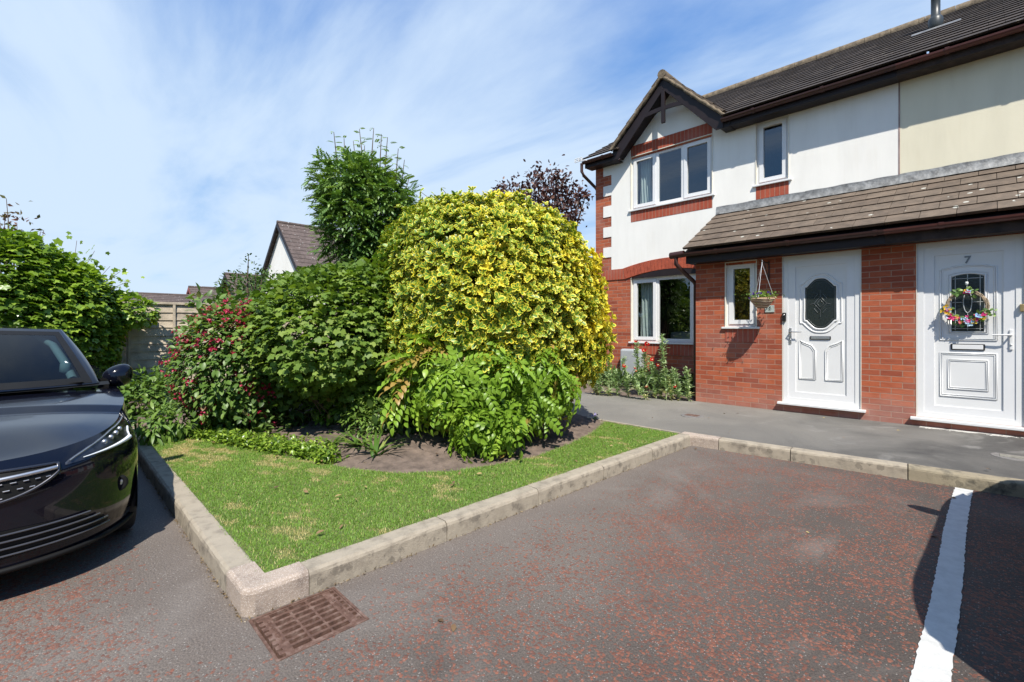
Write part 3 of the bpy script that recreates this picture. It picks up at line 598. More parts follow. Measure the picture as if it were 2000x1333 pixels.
# bargeboards, king post, collar
mb = MB(); by = 8.40; T = .19
ap = (-4.42, 6.16)
for s_ in (-1, 1):
    p0 = (ap[0], ap[1]); p1 = (ap[0]+s_*1.13, ap[1]-1.10); low = (p1[0]-s_*.0, p1[1]-.20)
    mb.prism([(p0[0], by, p0[1]), (p1[0], by, p1[1]), (low[0], by, low[1]), (low[0]-s_*.13, by, low[1]), (ap[0], by, ap[1]-.225)] if s_ > 0 else [(p0[0], by, p0[1]), (ap[0], by, ap[1]-.225), (low[0]-s_*.13, by, low[1]), (low[0], by, low[1]), (p1[0], by, p1[1])], (0, .028, 0))
mb.build('bargeboard', BRN, h6, bevel=.004)
mb = MB()
for s_ in (-1, 1):
    a = (ap[0], ap[1]-.20); b = (ap[0]+s_*1.05, ap[1]-.20-1.02)
    mb.prism([(a[0], by+.03, a[1]), (b[0], by+.03, b[1]), (b[0], by+.03, b[1]-.02), (a[0], by+.03, a[1]-.02)], (0, WY-.016-by-.03, 0))
mb.box(-3.35, -3.19, by+.029, WY-.016, 4.868, 4.885); mb.box(-3.20, -3.18, by, WY-.016, 4.868, 5.02); mb.box(-5.66, -5.48, by+.029, WY-.016, 4.868, 4.885)
mb.build('gable_soffit', BRN, h6)
mb = MB(); mb.box(-4.455, -4.385, by-.01, by+.04, 5.30, 5.92); mb.build('king_post', BRN, h6, bevel=.004)
mb = MB(); n = 14; z_ = lambda u: 5.50+.05*(1-(2*u-1)**2); w_ = .52
for i in range(n):
    u0, u1 = i/n, (i+1)/n; a, b = -4.42-w_+2*w_*u0, -4.42-w_+2*w_*u1
    mb.prism([(a, by+.002, z_(u0)), (b, by+.002, z_(u1)), (b, by+.002, z_(u1)+.075), (a, by+.002, z_(u0)+.075)], (0, .03, 0))
mb.build('collar_tie', BRN, h6)
# downpipes
mb = MB(); gy_p = 7.36; mb.tube([(-3.74, gy_p, 2.56), (-3.5, gy_p, 2.57)], .055, 10); mb.tube([(-3.64, gy_p, 2.54), (-3.64, gy_p, 2.42), (-3.60, 7.42, 2.34), (-3.53, 7.80, 2.14), (-3.525, 7.84, 2.06), (-3.525, 7.84, .1)], .036, 10)
mb.build('downpipe', GUT, h6)
mb = MB(); mb.tube([(-6.32, 8.36, 4.98), (-6.32, 8.36, 4.80), (-6.30, 8.4, 4.72), (-6.235, 8.78, 4.50), (-6.235, 8.82, 4.42), (-6.235, 8.82, .1)], .034, 10); mb.build('downpipe', GUT, h6)
# aerial
ae = MB(); q = Vector(D(1128, 313, 10.2)); ae.tube([q+Vector((.18, .1, -.02)), q], .008, 6)
for k in (-1, 0, 1): ae.tube([q+Vector((-.07, 0, .035*k)), q+Vector((.12, 0, .035*k))], .009, 6); 
for k in (-.07, .025, .12): ae.tube([q+Vector((k, 0, -.035)), q+Vector((k, 0, .035))], .009, 6)
ae.build('aerial', UP, h6)
# flue on the roof
fp = Vector((.0, 0, 0)); 
fx = -.67; fy = 10.75; fz = EZ+(fy-EY)*SL
mb = MB(); mb.lathe([(.0, -.1), (.10, -.1), (.10, .16), (.085, .2), (.062, .22), (.062, .62), (.085, .63), (.085, .68), (.062, .69), (.062, .72), (.10, .73), (.10, .78), (.07, .80), (.07, .84), (.09, .85), (.06, .93), (0, .94)], (fx, fy, fz), n=20)
fl = mb.build('flue', M('dark grey flue', (.04, .045, .045), .4, .2), h7)
mb = MB(); mb.add([(fx-.3, fy-.22, fz-.22*SL+.045), (fx+.32, fy-.22, fz-.22*SL+.045), (fx+.32, fy-.14, fz-.14*SL+.06), (fx-.3, fy-.14, fz-.14*SL+.06)], [(0, 1, 2, 3)]); mb.build('flue_flashing', LEAD, fl)
# meter box in the bed
mb = MB(); mb.box(-5.45, -4.95, WY-.19, WY-.02, .1, .93); mb.build('meter_box', M('grey white plastic', (.36, .38, .39), .4, .1), h6, bevel=.04)
# ---- doors
def outline(pts, n=8):     # closed catmull-rom through pts
    out = []; k = len(pts)
    for i in range(k):
        p0, p1, p2, p3 = [np.array(pts[(i+j) % k]) for j in (-1, 0, 1, 2)]
        for s_ in range(n):
            t_ = s_/n; out.append(tuple(.5*((2*p1)+(-p0+p2)*t_+(2*p0-5*p1+4*p2-p3)*t_*t_+(-p0+3*p1-3*p2+p3)*t_**3)))
    return out
def poly3(pts, y): return [(a, y, b) for a, b in pts]
def door(parent, x0, x1, z0, z1, style):
    f = .062; y = PY+.012
    m_ = MB(); m_.plate([x0, x0+f, x1-f, x1], [z0, z0+.07, z1-f, z1], lambda x, z: not (x0+f < x < x1-f and z0+.07 < z < z1-f), 0, .07, lambda a, b, z: (a, y+z, b)); dr_ = m_.build('door', UP, parent, bevel=.006)
    m_ = MB(); m_.box(x0-.06, x1+.06, PY-.07, y+.03, z0-.035, z0-.001); m_.build('threshold', UP, dr_, bevel=.006)
    m_ = MB(); e_ = .008; m_.plate([x0-e_, x0, x1, x1+e_], [z0, z1, z1+e_], lambda x, z: not (x0 < x < x1 and z < z1), -.006, .006, lambda p, q, z: (p, PY+.002+z, q)); m_.build('sealant', UPC, dr_)
    a, b, c, d = x0+f-.004, x1-f+.004, z0+.066, z1-f+.004; w_ = .10; yl = y+.008
    m_ = MB(); m_.plate([a, a+w_, b-w_, b], [c, c+w_*.9, d-w_, d], lambda x, z: not (a+w_ < x < b-w_ and c+w_*.9 < z < d-w_), 0, .05, lambda p, q, z: (p, yl+z, q)); m_.build('leaf_frame', SASH, dr_, bevel=.008)
    a, b, c, d = a+w_, b-w_, c+w_*.9, d-w_; yp = yl+.014
    W_, H_ = b-a, d-c; cx = (a+b)/2; m_ = MB(); m_.box(a, b, yp, yp+.03, c, d); m_.build('panel', UP, dr_)
    mo = MB(); t = lambda pts, r=.011: mo.tube(poly3(pts, yp-.001), r, 8, closed=True, flat=(0, 1, 0))
    if style == 6:
        gc = z0+1.42; gh, gwd = .36, .195   # glass half height / half width
        half = [(0, 1.0), (.35, .965), (.68, .80), (.86, .68), (1.0, .64), (1.0, .2), (1.0, -.2), (1.0, -.64), (.86, -.68), (.68, -.80), (.35, -.965), (0, -1.)]
        sh = [(u*gwd, v*gh) for u, v in half]; full = sh+[(-u, v) for u, v in sh[::-1][1:-1]]
        sp_ = [(cx+u, gc+v) for u, v in outline(full, 5)]
        g = MB(); g.prism(poly3([(u, v) for u, v in sp_], yp-.006), (0, .005, 0)); gl = g.build('glass', DG, dr_)
        t(sp_, .014); big = [(cx+(u-cx)*1.27, gc+(v-gc)*1.13) for u, v in sp_]; t(big, .010)
        le = MB(); r_ = .004
        def L_(pts, rr=r_, closed=False): le.tube(poly3([(cx+u, gc+v) for u, v in pts], yp-.008), rr, 6, closed=closed, flat=(0, 1, 0))
        inn = [((u-cx)*.86, (v-gc)*.91) for u, v in sp_]; L_(inn, .0035, True)
        for s1 in (1, .55): L_([(0, .1*s1), (.075*s1, 0), (0, -.1*s1), (-.075*s1, 0)], .005, True)
        for s1 in (-1, 1):
            L_([(s1*.075, .0), (s1*.12, -.01)]); L_([(0, s1*.1), (0, s1*.19)]); L_([(s1*.03, .13), (s1*.075, .07)]); L_([(s1*.03, -.13), (s1*.075, -.07)])
        le.build('leading', M('grey lead came', (.12, .13, .13), .35, .2, metal=.5), gl)
        for s1 in (-1, 1):
            ox = cx+s1*W_*.42; ix = cx+s1*.062; zt, zi, zb = z0+.90, z0+.78, z0+.35
            pp = [(ox, zt), (ox, zb), (ix, zb), (ix, zi-.02), (ix+s1*.045, zi+.05), (ox-s1*.05, zt-.03)]
            t(pp); t([(cx*0+ox+(u-ox)*.84-s1*.0-s1*.012, .5*(zt+zb)+(v-.5*(zt+zb))*.93-.008) for u, v in pp], .006)
        lz = z0+.938; lw = .15
        n_w, bm = (.13, CHROME)
        m_ = MB(); m_.box(cx-.125, cx+.125, yp-.012, yp, lz-.024, lz+.024); lb = m_.build('letterbox', BLK, dr_, bevel=.004); m_ = MB(); m_.box(cx-.113, cx+.113, yp-.018, yp-.011, lz-.017, lz+.017); m_.build('flap', CHROME, lb, bevel=.003)
        hx = x0+f+.035; hz = z0+1.0; sg = 1; hm = CHROME
    else:
        gc = z0+1.40
        zt, zb, hw = z0+1.73, z0+1.06, .136
        def arch(hw_, zt_, zb_, k=.03): return [(cx-hw_, zb_), (cx+hw_, zb_)]+[(cx+hw_*(1-2*i/10), zt_-k+k*(1-(1-2*i/10)**2)) for i in range(11)]
        sp_ = arch(hw, zt, zb); g = MB(); g.prism(poly3(sp_, yp-.006), (0, .005, 0)); gl = g.build('glass', DG, dr_)
        t(arch(hw+.012, zt+.012, zb-.012), .012); t(arch(hw+.032, zt+.032, zb-.032), .006); t(arch(hw+.085, zt+.09, zb-.09, .035), .007); t(arch(hw+.102, zt+.107, zb-.108, .04), .009)
        le = MB()
        def L_(pts, rr=.0035, closed=False): le.tube(poly3([(cx+u, gc+v) for u, v in pts], yp-.008), rr, 6, closed=closed, flat=(0, 1, 0))
        L_([(-.105, -.33), (-.105, .31)]); L_([(.105, -.33), (.105, .31)]); L_([(-.13, .28), (.13, .28)]); L_([(-.13, -.31), (.13, -.31)]); L_([(-.13, 0), (-.036, 0)]); L_([(.036, 0), (.13, 0)]); L_([(0, .33), (0, .12)]); L_([(0, -.12), (0, -.33)])
        L_([(.036*math.cos(q_), .125*math.sin(q_)) for q_ in np.linspace(0, 2*math.pi, 20)[:-1]], .005, True)
        le.build('leading', M('pale came', (.5, .52, .52), .35, .2, metal=.3), gl)
        def rc(hw_, a_, b_): return [(cx-hw_, a_), (cx+hw_, a_), (cx+hw_, b_), (cx-hw_, b_)]
        for q_, r_ in ((.238, .010), (.222, .006), (.168, .009), (.153, .006)):
            o_ = .238-q_; t(rc(q_, z0+.28+o_*1.3, z0+.80-o_*1.1), r_)
        lz = z0+.873
        m_ = MB(); m_.box(cx-.145, cx+.145, yp-.012, yp, lz-.036, lz+.036); lb = m_.build('letterbox', BLK, dr_, bevel=.004); m_ = MB(); m_.box(cx-.13, cx+.13, yp-.018, yp-.011, lz-.026, lz+.026); m_.build('flap', UP, lb, bevel=.003)
        hx = x1-f-.035; hz = z0+1.0; sg = -1; hm = UP
        text('7', 'number', .115, (cx+.0, yp-.004, z0+1.895), (R(90), 0, 0), M('dark number metal', (.2, .2, .2), .35, .1, metal=.8), dr_, .004, .003)
    mo.build('moulding', UP, dr_)
    m_ = MB(); m_.box(hx-.016, hx+.016, yl-.016, yl, hz-.15, hz+.08); hh = m_.build('handle', hm, dr_, bevel=.007)
    m_ = MB(); m_.tube([(hx, yl-.01, hz+.02), (hx, yl-.055, hz+.02), (hx+sg*.03, yl-.06, hz+.02), (hx+sg*.15, yl-.055, hz+.018)], [.010, .010, .009, .007], 8); m_.lathe([(0, -.004), (.009, -.004), (.009, .01)], (hx, yl-.02, hz-.09), axis='y', n=10); m_.build('lever', hm, hh)
    return dr_
DG = (lambda: (lambda m_, t, p, o: (lk(t, ramp(t, noise(t, coords(t), 70., 3.), [(.3, (.012, .016, .015)), (.7, (.03, .038, .036))]), p.inputs['Base Color']), p.inputs['Roughness'].__setattr__('default_value', .12), bump(t, p, noise(t, coords(t), 60., 3.), .25, .01), m_)[-1])(*mk('obscured door glass')))()
door(h6, -2.146, -1.218, .29, 2.40, 6)
door(h7, -.65, .25, .27, 2.40, 7)
# doorbells, number plate
def small(px, py, w_, h_, dy, mat, name, par, bev=.004):
    d_ = (px-1000)/F; t_ = (PY-dy)/(.7009+.7133*d_); x, y, z = D(px, py, t_); m_ = MB(); m_.box(x-w_/2, x+w_/2, y-.001, PY+.012, z-h_/2, z+h_/2); return m_.build(name, mat, par, bevel=bev), (x, y, z)
o_, q_ = small(1531, 619, .046, .125, .03, BLK, 'doorbell', h6, .008)
m_ = MB(); m_.lathe([(0, -.003), (.011, -.003), (.011, .001)], (q_[0], q_[1], q_[2]+.03), axis='y', n=14); m_.build('bell_button', CHROME, o_)
o_, q_ = small(1996, 601, .03, .08, .02, M('brass bell', (.45, .33, .15), .4, .2, metal=.7), 'doorbell', h7)
o_, q_ = small(1503, 603, .125, .105, .012, M('frosted number plate', (.40, .47, .45), .25, .3, 20.), 'number_plate', h6, .002)
text('6', 'number', .085, (q_[0]+.005, q_[1]-.002, q_[2]), (R(90), 0, 0), BLK, o_, .002, .002)
# white spill of paint on the brick base
# ------------------------------------------------------------------ foliage engine
def tpl_leaf(stations, hw, fold=.25, droop=.2):
    V, U, Fc = [], [], []; n_ = len(stations)
    cen, lf, rt = [], [], []
    for s_, h_ in zip(stations, hw):
        z = -droop*s_*s_; cen.append(len(V)); V.append((0, s_, z)); U.append((s_, 0))
        if h_ > 0:
            lf.append(len(V)); V.append((-h_, s_, z+fold*h_)); U.append((s_, -1)); rt.append(len(V)); V.append((h_, s_, z+fold*h_)); U.append((s_, 1))
        else: lf.append(None); rt.append(None)
    for i in range(n_-1):
        for side, sg in ((lf, 1), (rt, -1)):
            f = [cen[i], cen[i+1], side[i+1], side[i]]; f = [q for q in f if q is not None]
            if sg < 0: f = f[::-1]
            Fc.append(f)
    return np.array(V, float), Fc, np.array(U, float)
LEAF8 = tpl_leaf([0, .22, .5, .8, 1], [0, .2, .27, .18, 0]); LEAFR = tpl_leaf([0, .2, .55, .85, 1], [0, .19, .29, .2, 0], .25, .15)
LEAF4 = tpl_leaf([0, .45, 1], [0, .24, 0], .2, .25); LANCE = tpl_leaf([0, .3, .65, 1], [0, .13, .12, 0], .2, .5); BLADE = tpl_leaf([0, .25, .5, .75, 1], [.04, .046, .04, .026, 0], .3, .75)
def tpl_palm(lobes=5, depth=.45):
    V = [(0, .35, 0)]; U = [(0, 0)]; k = lobes*2; a0 = R(-200) ; rim = []
    for i in range(k+1):
        a = R(250)-R(320)*i/k; big = (i % 2 == 1); rr = (1. if big else 1-depth)*(.62 if not big else .62+.0); rr *= (.75+.35*math.sin(R(20)+math.pi*i/k))
        V.append((rr*math.cos(a), .35+rr*math.sin(a), -.10*(1 if big else -.4))); U.append((1, 0))
    V.append((0, .22, .0)); U.append((0, 0))
    Fc = [[0, i+1, i] for i in range(1, k+1)]+[[0, 1, k+2], [0, k+2, k+1]]
    return np.array(V, float), Fc, np.array(U, float)
PALM = tpl_palm(5, .30)
def tpl_join(parts):
    V, Fc, U = [], [], []; b = 0
    for v, f, u in parts: V.append(v); U.append(u); Fc += [[i+b for i in q] for q in f]; b += len(v)
    return np.vstack(V), Fc, np.vstack(U)
def rotm(axis, a):
    c, s_ = math.cos(a), math.sin(a); return np.array({'x': [[1,0,0],[0,c,-s_],[0,s_,c]], 'y': [[c,0,s_],[0,1,0],[-s_,0,c]], 'z': [[c,-s_,0],[s_,c,0],[0,0,1]]}[axis])
def tpl_pinnate(pairs=5, leaf=LEAF4, ls=.3, droop=.35, wid=.006):
    parts = []
    for i in range(pairs):
        s_ = .22+.7*i/pairs; z = -droop*s_*s_; k = ls*(1-.35*abs(i/pairs-.4))
        for sg in (-1, 1):
            Mx = rotm('z', sg*R(-62+14*i/pairs))@rotm('y', sg*R(14)); v = (leaf[0]*k)@Mx.T+np.array([0, s_, z]); parts.append((v, leaf[1], leaf[2]))
    parts.append((leaf[0]*ls*.95@rotm('x', R(-30)).T+np.array([0, .92, -droop*.85]), leaf[1], leaf[2]))
    V = []; 
    for s_ in (0, .33, .66, .95): V += [(-wid, s_, -droop*s_*s_-.004), (wid, s_, -droop*s_*s_-.004)]
    parts.append((np.array(V), [[2*i, 2*i+1, 2*i+3, 2*i+2] for i in range(3)], np.zeros((8, 2))))
    return tpl_join(parts)
PINN = tpl_pinnate(4, tpl_leaf([0, .18, .45, .78, 1], [0, .22, .31, .19, 0], .22, .45), .30, .55); ROWAN = tpl_pinnate(5, LEAF4, .36, .25)
def tpl_rosette(leaf, n_=5, tilt=35, k=.9):
    parts = []
    for i in range(n_):
        Mx = rotm('z', 2*math.pi*(i+.3*(i % 2))/n_)@rotm('x', R(tilt+12*(i % 3))); parts.append(((leaf[0]*(k*(.8+.2*(i % 2))))@Mx.T, leaf[1], leaf[2]))
    return tpl_join(parts)       # local z = shoot axis
WHORL = tpl_rosette(PINN, 5, 2, 1.)
def tpl_z(t_): v = t_[0]@rotm('x', R(-90)).T; return v, t_[1], t_[2]
ROS5 = tpl_rosette(LEAFR, 6, 30)
def frames(Dv, Nv):
    Dv = Dv/np.linalg.norm(Dv, axis=1, keepdims=True); Nv = Nv-(Nv*Dv).sum(1, keepdims=True)*Dv; Nv /= np.linalg.norm(Nv, axis=1, keepdims=True)+1e-9
    Xv = np.cross(Dv, Nv); return np.stack([Xv, Dv, Nv], -1)
def scatter(name, tpl, Pt, Rm, Sc, mat, parent=None, rnd=None, tone=None, smooth=False):
    V, Fc, U = tpl; n_ = len(Pt); nv = len(V)
    W_ = np.einsum('nij,vj->nvi', Rm, V)*np.asarray(Sc).reshape(-1, 1, 1)+np.asarray(Pt)[:, None, :]
    lt = np.array([len(f) for f in Fc]); fl = np.concatenate([np.array(f) for f in Fc]); nl = len(fl)
    me = bpy.data.meshes.new(name); me.vertices.add(n_*nv); me.vertices.foreach_set('co', W_.reshape(-1).astype(np.float32))
    me.loops.add(n_*nl); me.loops.foreach_set('vertex_index', (fl[None]+np.arange(n_)[:, None]*nv).reshape(-1).astype(np.int32))
    LT = np.tile(lt, n_); me.polygons.add(len(LT)); ls_ = np.concatenate([[0], np.cumsum(LT)[:-1]]); me.polygons.foreach_set('loop_start', ls_.astype(np.int32)); me.polygons.foreach_set('loop_total', LT.astype(np.int32))
    me.update(calc_edges=True)
    uv = me.uv_layers.new(name='UVMap'); uv.data.foreach_set('uv', np.tile(U[fl], (n_, 1)).reshape(-1).astype(np.float32))
    r_ = rng.random(n_) if rnd is None else rnd
    a = me.attributes.new('rnd', 'FLOAT', 'POINT'); a.data.foreach_set('value', np.repeat(r_, nv).astype(np.float32))
    if tone is not None: a = me.attributes.new('tone', 'FLOAT', 'POINT'); a.data.foreach_set('value', np.repeat(tone, nv).astype(np.float32))
    me.materials.append(mat)
    if smooth: me.polygons.foreach_set('use_smooth', np.ones(len(LT), bool))
    me.validate(); me.update()
    return put(name, me, parent)
def unit(n_):
    v = rng.normal(size=(n_, 3)); return v/np.linalg.norm(v, axis=1, keepdims=True)
def lump(d, seed, k=1.):
    r_ = np.random.default_rng(seed); out = np.zeros(len(d))
    for f, a in ((2.2, .5), (4.5, .3), (8.5, .2)):
        for _ in range(3): w_ = r_.normal(size=3)*f; out += a/2*np.sin(d@w_+r_.uniform(0, 6.28))
    return out*k
def blob(n_, c, rad, seed=1, k=.1, thick=.25, zmin=None, pw=2.0, front=None, bias=1.0):
    """points through the outer shell of a lumpy ellipsoid, with outward directions"""
    d = unit(int(n_*(1.9 if front is not None else 1.2)))
    if front is not None:          # thin out the side nobody could stand near (keeps one third there)
        f = np.array(front); keep = (d@f > -.35) | (rng.random(len(d)) < .25); d = d[keep]
    d = d[:n_]; r_ = (np.abs(d)**pw).sum(1)**(-1/pw)
    s_ = (1+lump(d, seed, k))*(1-thick*rng.random(len(d))**bias)
    s_ = s_*(1+(rng.random(len(d)) < .05)*rng.random(len(d))*.08)
    p = np.array(c)+d*np.array(rad)*(r_*s_)[:, None]
    nn = d/np.array(rad); nn /= np.linalg.norm(nn, axis=1, keepdims=True)
    if zmin is not None: m_ = p[:, 2] > zmin; p, nn = p[m_], nn[m_]
    return p, nn
TOCAM = lambda c: (np.array([-c[0], -c[1], 1.0-0*c[2]])/np.linalg.norm([c[0], c[1], 1.]))
BARK = M('bark', (.11, .075, .05), .9, .4, 20., .6, 40.)
def stems(name, base, tips, parent, r0=.02, r1=.004, mat=BARK, bend=.3):
    m_ = MB()
    for tp in tips:
        b = Vector(base)+Vector((random.uniform(-.08, .08), random.uniform(-.08, .08), 0)); t_ = Vector(tp); v = t_-b
        mid = b+v*.5+Vector((random.uniform(-.1, .1)*v.length*bend, random.uniform(-.1, .1)*v.length*bend, v.length*.12*bend)); path = []; rs = []
        for i in range(7): s_ = i/6; path.append(b*(1-s_)**2+mid*2*s_*(1-s_)+t_*s_*s_); rs.append(r0+(r1-r0)*s_)
        m_.tube(path, rs, 5, caps=False)
    return m_.build(name, mat, parent)
def shrub(name, label, cat, base, lobes, tpl, size, mat, seed, up=.35, droop=.15, nst=14, group=None, axis='d', jitter=.5, part='foliage', extra=None, thick=.35, k=.12, zmin=.16, stem_r=.02, smooth=False, pw=2.0, stem_mat=BARK, tonefn=None):
    e_ = thing(name, label, cat, base, group); Ps, Ns = [], []
    for (c, rad, n_) in lobes:
        p, nn = blob(n_, c, rad, seed, k, thick, zmin, pw, TOCAM(c)); Ps.append(p); Ns.append(nn); seed += 1
    P_ = np.vstack(Ps); N_ = np.vstack(Ns)
    j = unit(len(P_))*jitter
    if axis == 'd':      # leaf axis outward and drooping, face up
        Dv = N_*.8+j+np.array([0, 0, -droop]); Nv = N_*.5+np.array([0, 0, up*2])+unit(len(P_))*.35
    else:                # rosettes: local z along shoot
        Nv = N_+j*.7+np.array([0, 0, up]); Dv = unit(len(P_))
    Rm = frames(Dv, Nv) if axis == 'd' else np.stack([*(lambda z, x: (x, np.cross(z, x), z))(Nv/np.linalg.norm(Nv, axis=1, keepdims=True), (lambda z, q: (lambda x: x/np.linalg.norm(x, axis=1, keepdims=True))(np.cross(q, z)))(Nv, Dv))], -1)
    sz = rng.uniform(size[0], size[1], len(P_))
    rn = np.clip(rng.normal(.5, .2, len(P_))+.25*lump(P_*1.2, seed+50), 0, 1)
    tone = np.clip(.5+.45*lump(P_*.9, seed+90)+rng.normal(0, .08, len(P_)), 0, 1)
    if tonefn: tone = tonefn(P_)
    f = scatter(part, tpl, P_, Rm, sz, mat, e_, rn, tone, smooth)
    ids = rng.choice(len(P_), nst); stems('stems', base, [tuple(P_[i]*.9+np.array(base)*.1) for i in ids], e_, stem_r, mat=stem_mat)
    return e_, P_, N_
# ---- leaf materials
def variegate(t, c, a):
    uv = nd(t, 'ShaderNodeUVMap', uv_map='UVMap').outputs[0]; s_ = nd(t, 'ShaderNodeSeparateXYZ'); lk(t, uv, s_.inputs[0])
    e_ = math_(t, 'MAXIMUM', math_(t, 'ABSOLUTE', s_.outputs['Y']), math_(t, 'SUBTRACT', math_(t, 'MULTIPLY', s_.outputs['X'], 1.0), .16))
    tn = nd(t, 'ShaderNodeAttribute', attribute_name='tone').outputs['Fac']
    th = ramp(t, tn, [(0., 1.), (.10, .95), (.2, .76), (.5, .70), (.8, .58), (.9, -.05)])
    wv = noise(t, nd(t, 'ShaderNodeTexCoord').outputs['Object'], 60., 2.)
    f = nd(t, 'ShaderNodeMapRange', interpolation_type='SMOOTHSTEP'); lk(t, math_(t, 'SUBTRACT', math_(t, 'ADD', e_, math_(t, 'MULTIPLY', math_(t, 'SUBTRACT', wv, .5), .12)), th), f.inputs[0]); f.inputs['From Min'].default_value = -.05; f.inputs['From Max'].default_value = .07
    return mixc(t, f.outputs[0], c, mixc(t, a, (.76, .62, .03), (.85, .75, .10)))
EUO = leafmat('variegated leaf', [(0., (.07, .15, .018)), (.5, (.13, .25, .03)), (1., (.21, .35, .06))], .4, .25, (1., 1.05, .5), variegate, spec=.35)
MAH = leafmat('fresh green leaf', [(0., (.11, .20, .02)), (.5, (.21, .35, .035)), (.90, (.34, .48, .06)), (.93, (.38, .30, .07)), (1., (.40, .26, .08))], .38, .35, spec=.35)
CUR = leafmat('currant leaf', [(0., (.08, .14, .022)), (.5, (.145, .235, .04)), (1., (.27, .36, .07))], .5, .35, spec=.3)
WEI = leafmat('weigela leaf', [(0., (.06, .12, .022)), (.5, (.11, .20, .035)), (.85, (.18, .28, .06)), (1., (.26, .16, .08))], .45, .28)
IVY = leafmat('ivy leaf', [(0., (.07, .13, .02)), (.5, (.17, .28, .035)), (.8, (.28, .41, .05)), (1., (.40, .52, .09))], .3, .35)
ROW = leafmat('rowan leaf', [(0., (.07, .15, .03)), (.6, (.14, .25, .055)), (1., (.25, .36, .09))], .45, .25)
PUR = leafmat('purple leaf', [(0., (.04, .018, .018)), (.6, (.085, .04, .032)), (1., (.16, .08, .055))], .45, .2, (1., .6, .6))
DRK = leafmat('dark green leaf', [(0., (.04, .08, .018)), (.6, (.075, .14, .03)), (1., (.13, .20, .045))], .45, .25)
HER = leafmat('herb leaf', [(0., (.07, .14, .025)), (.6, (.14, .24, .04)), (1., (.25, .36, .08))], .45, .3)
STRAP = leafmat('strap leaf', [(0., (.06, .13, .02)), (.6, (.11, .21, .035)), (1., (.28, .33, .09))], .35, .3)
POP = leafmat('poppy leaf', [(0., (.24, .34, .16)), (.5, (.40, .52, .26)), (.9, (.52, .62, .34)), (1., (.55, .52, .25))], .6, .3, (1., 1.1, .7))
PINK = leafmat('pink flower', [(0., (.35, .012, .05)), (.6, (.50, .03, .09)), (1., (.65, .12, .20))], .5, .3, (1., .6, .7))
# ---- big variegated bush
e_, P_, N_ = shrub('variegated_bush', 'big clipped dome bush of yellow edged green leaves in the middle of the bed', 'bush', (-4.47, 4.03, .12),
      [((-4.52, 3.98, 1.56), (1.36, 1.36, 1.34), 14500), ((-4.30, 4.17, 1.28), (1.15, 1.15, .85), 2200)], ROS5, (.046, .098), EUO, 11, up=.25, axis='z', jitter=.6, nst=26, thick=.22, k=.09, zmin=.66, stem_r=.03, pw=2.7, tonefn=lambda P: np.clip(.46+.17*((P[:, 0]+4.52)*.7+(P[:, 1]-3.98)*.71)+.06*(P[:, 2]-1.5)+.26*lump(P*1.5, 77)+.12*lump(P*4.5, 78)+rng.normal(0, .10, len(P)), 0, 1))
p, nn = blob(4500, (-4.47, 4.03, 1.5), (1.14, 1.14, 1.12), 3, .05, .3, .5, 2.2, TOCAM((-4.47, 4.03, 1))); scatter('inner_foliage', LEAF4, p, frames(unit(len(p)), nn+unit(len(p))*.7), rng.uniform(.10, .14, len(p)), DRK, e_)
tp = [(-4.95+random.uniform(-.25, .25), 3.6+random.uniform(-.2, .2), 2.95+random.uniform(0, .18)) for _ in range(7)]
pts = np.array([(a, b, c-.05*k) for a, b, c in tp for k in range(4)]); scatter('shoots', LEAFR, pts, frames(unit(len(pts))+np.array([0, 0, .8]), unit(len(pts))+np.array([0, -.5, .5])), rng.uniform(.05, .075, len(pts)), EUO, e_, None, np.full(len(pts), .5)); stems('twigs', (-4.6, 3.9, 2.5), tp, e_, .008, .003)
# ---- pinnate shrub in front
e_, P_, N_ = shrub('pinnate_shrub', 'glossy light green shrub with drooping paired leaflets in front of the yellow edged bush', 'shrub', (-3.95, 3.25, .12),
      [((-3.86, 3.36, .88), (.62, .62, .60), 260), ((-3.56, 3.84, .72), (.48, .58, .52), 150), ((-3.92, 3.0, .76), (.44, .44, .50), 80), ((-3.50, 3.12, .40), (.36, .36, .28), 60)], WHORL, (.22, .31), MAH, 21, up=.35, axis='z', jitter=.8, thick=.5, k=.3, zmin=.26, nst=22)
arms = []; 
for a, b, c in (D(790, 775, 4.7), D(805, 735, 4.75), D(820, 705, 4.8), D(860, 670, 4.8), D(830, 690, 4.7)):
    for k in range(9): arms.append((a+random.uniform(-.09, .09), b+random.uniform(-.09, .09), c+random.uniform(-.06, .07)))
arms = np.array(arms); out = arms-np.array([-3.95, 3.25, .8]); scatter('arching_fronds', PINN, arms, frames(out+unit(len(arms))*.4+np.array([0, 0, -.3]), np.array([0, 0, 1.])+unit(len(arms))*.3), rng.uniform(.24, .34, len(arms)), MAH, e_)
stems('arching_stems', (-3.95, 3.25, .2), [tuple(arms[i*9]) for i in range(5)], e_, .012, .004)
# ---- currant-like green shrub
shrub('currant_shrub', 'rounded mid green shrub with small lobed leaves left of the yellow edged bush', 'shrub', (-5.6, 2.5, .12),
      [((-5.62, 2.55, 1.38), (1.02, .98, .82), 6800), ((-5.35, 2.9, .85), (.72, .7, .68), 2600), ((-6.0, 2.25, 1.1), (.72, .7, .66), 2400), ((-5.2, 2.75, 1.75), (.6, .6, .45), 1300)], PALM, (.055, .088), CUR, 31, up=.5, droop=.3, jitter=.7, thick=.32, k=.24, zmin=.3, nst=60, stem_r=.012)
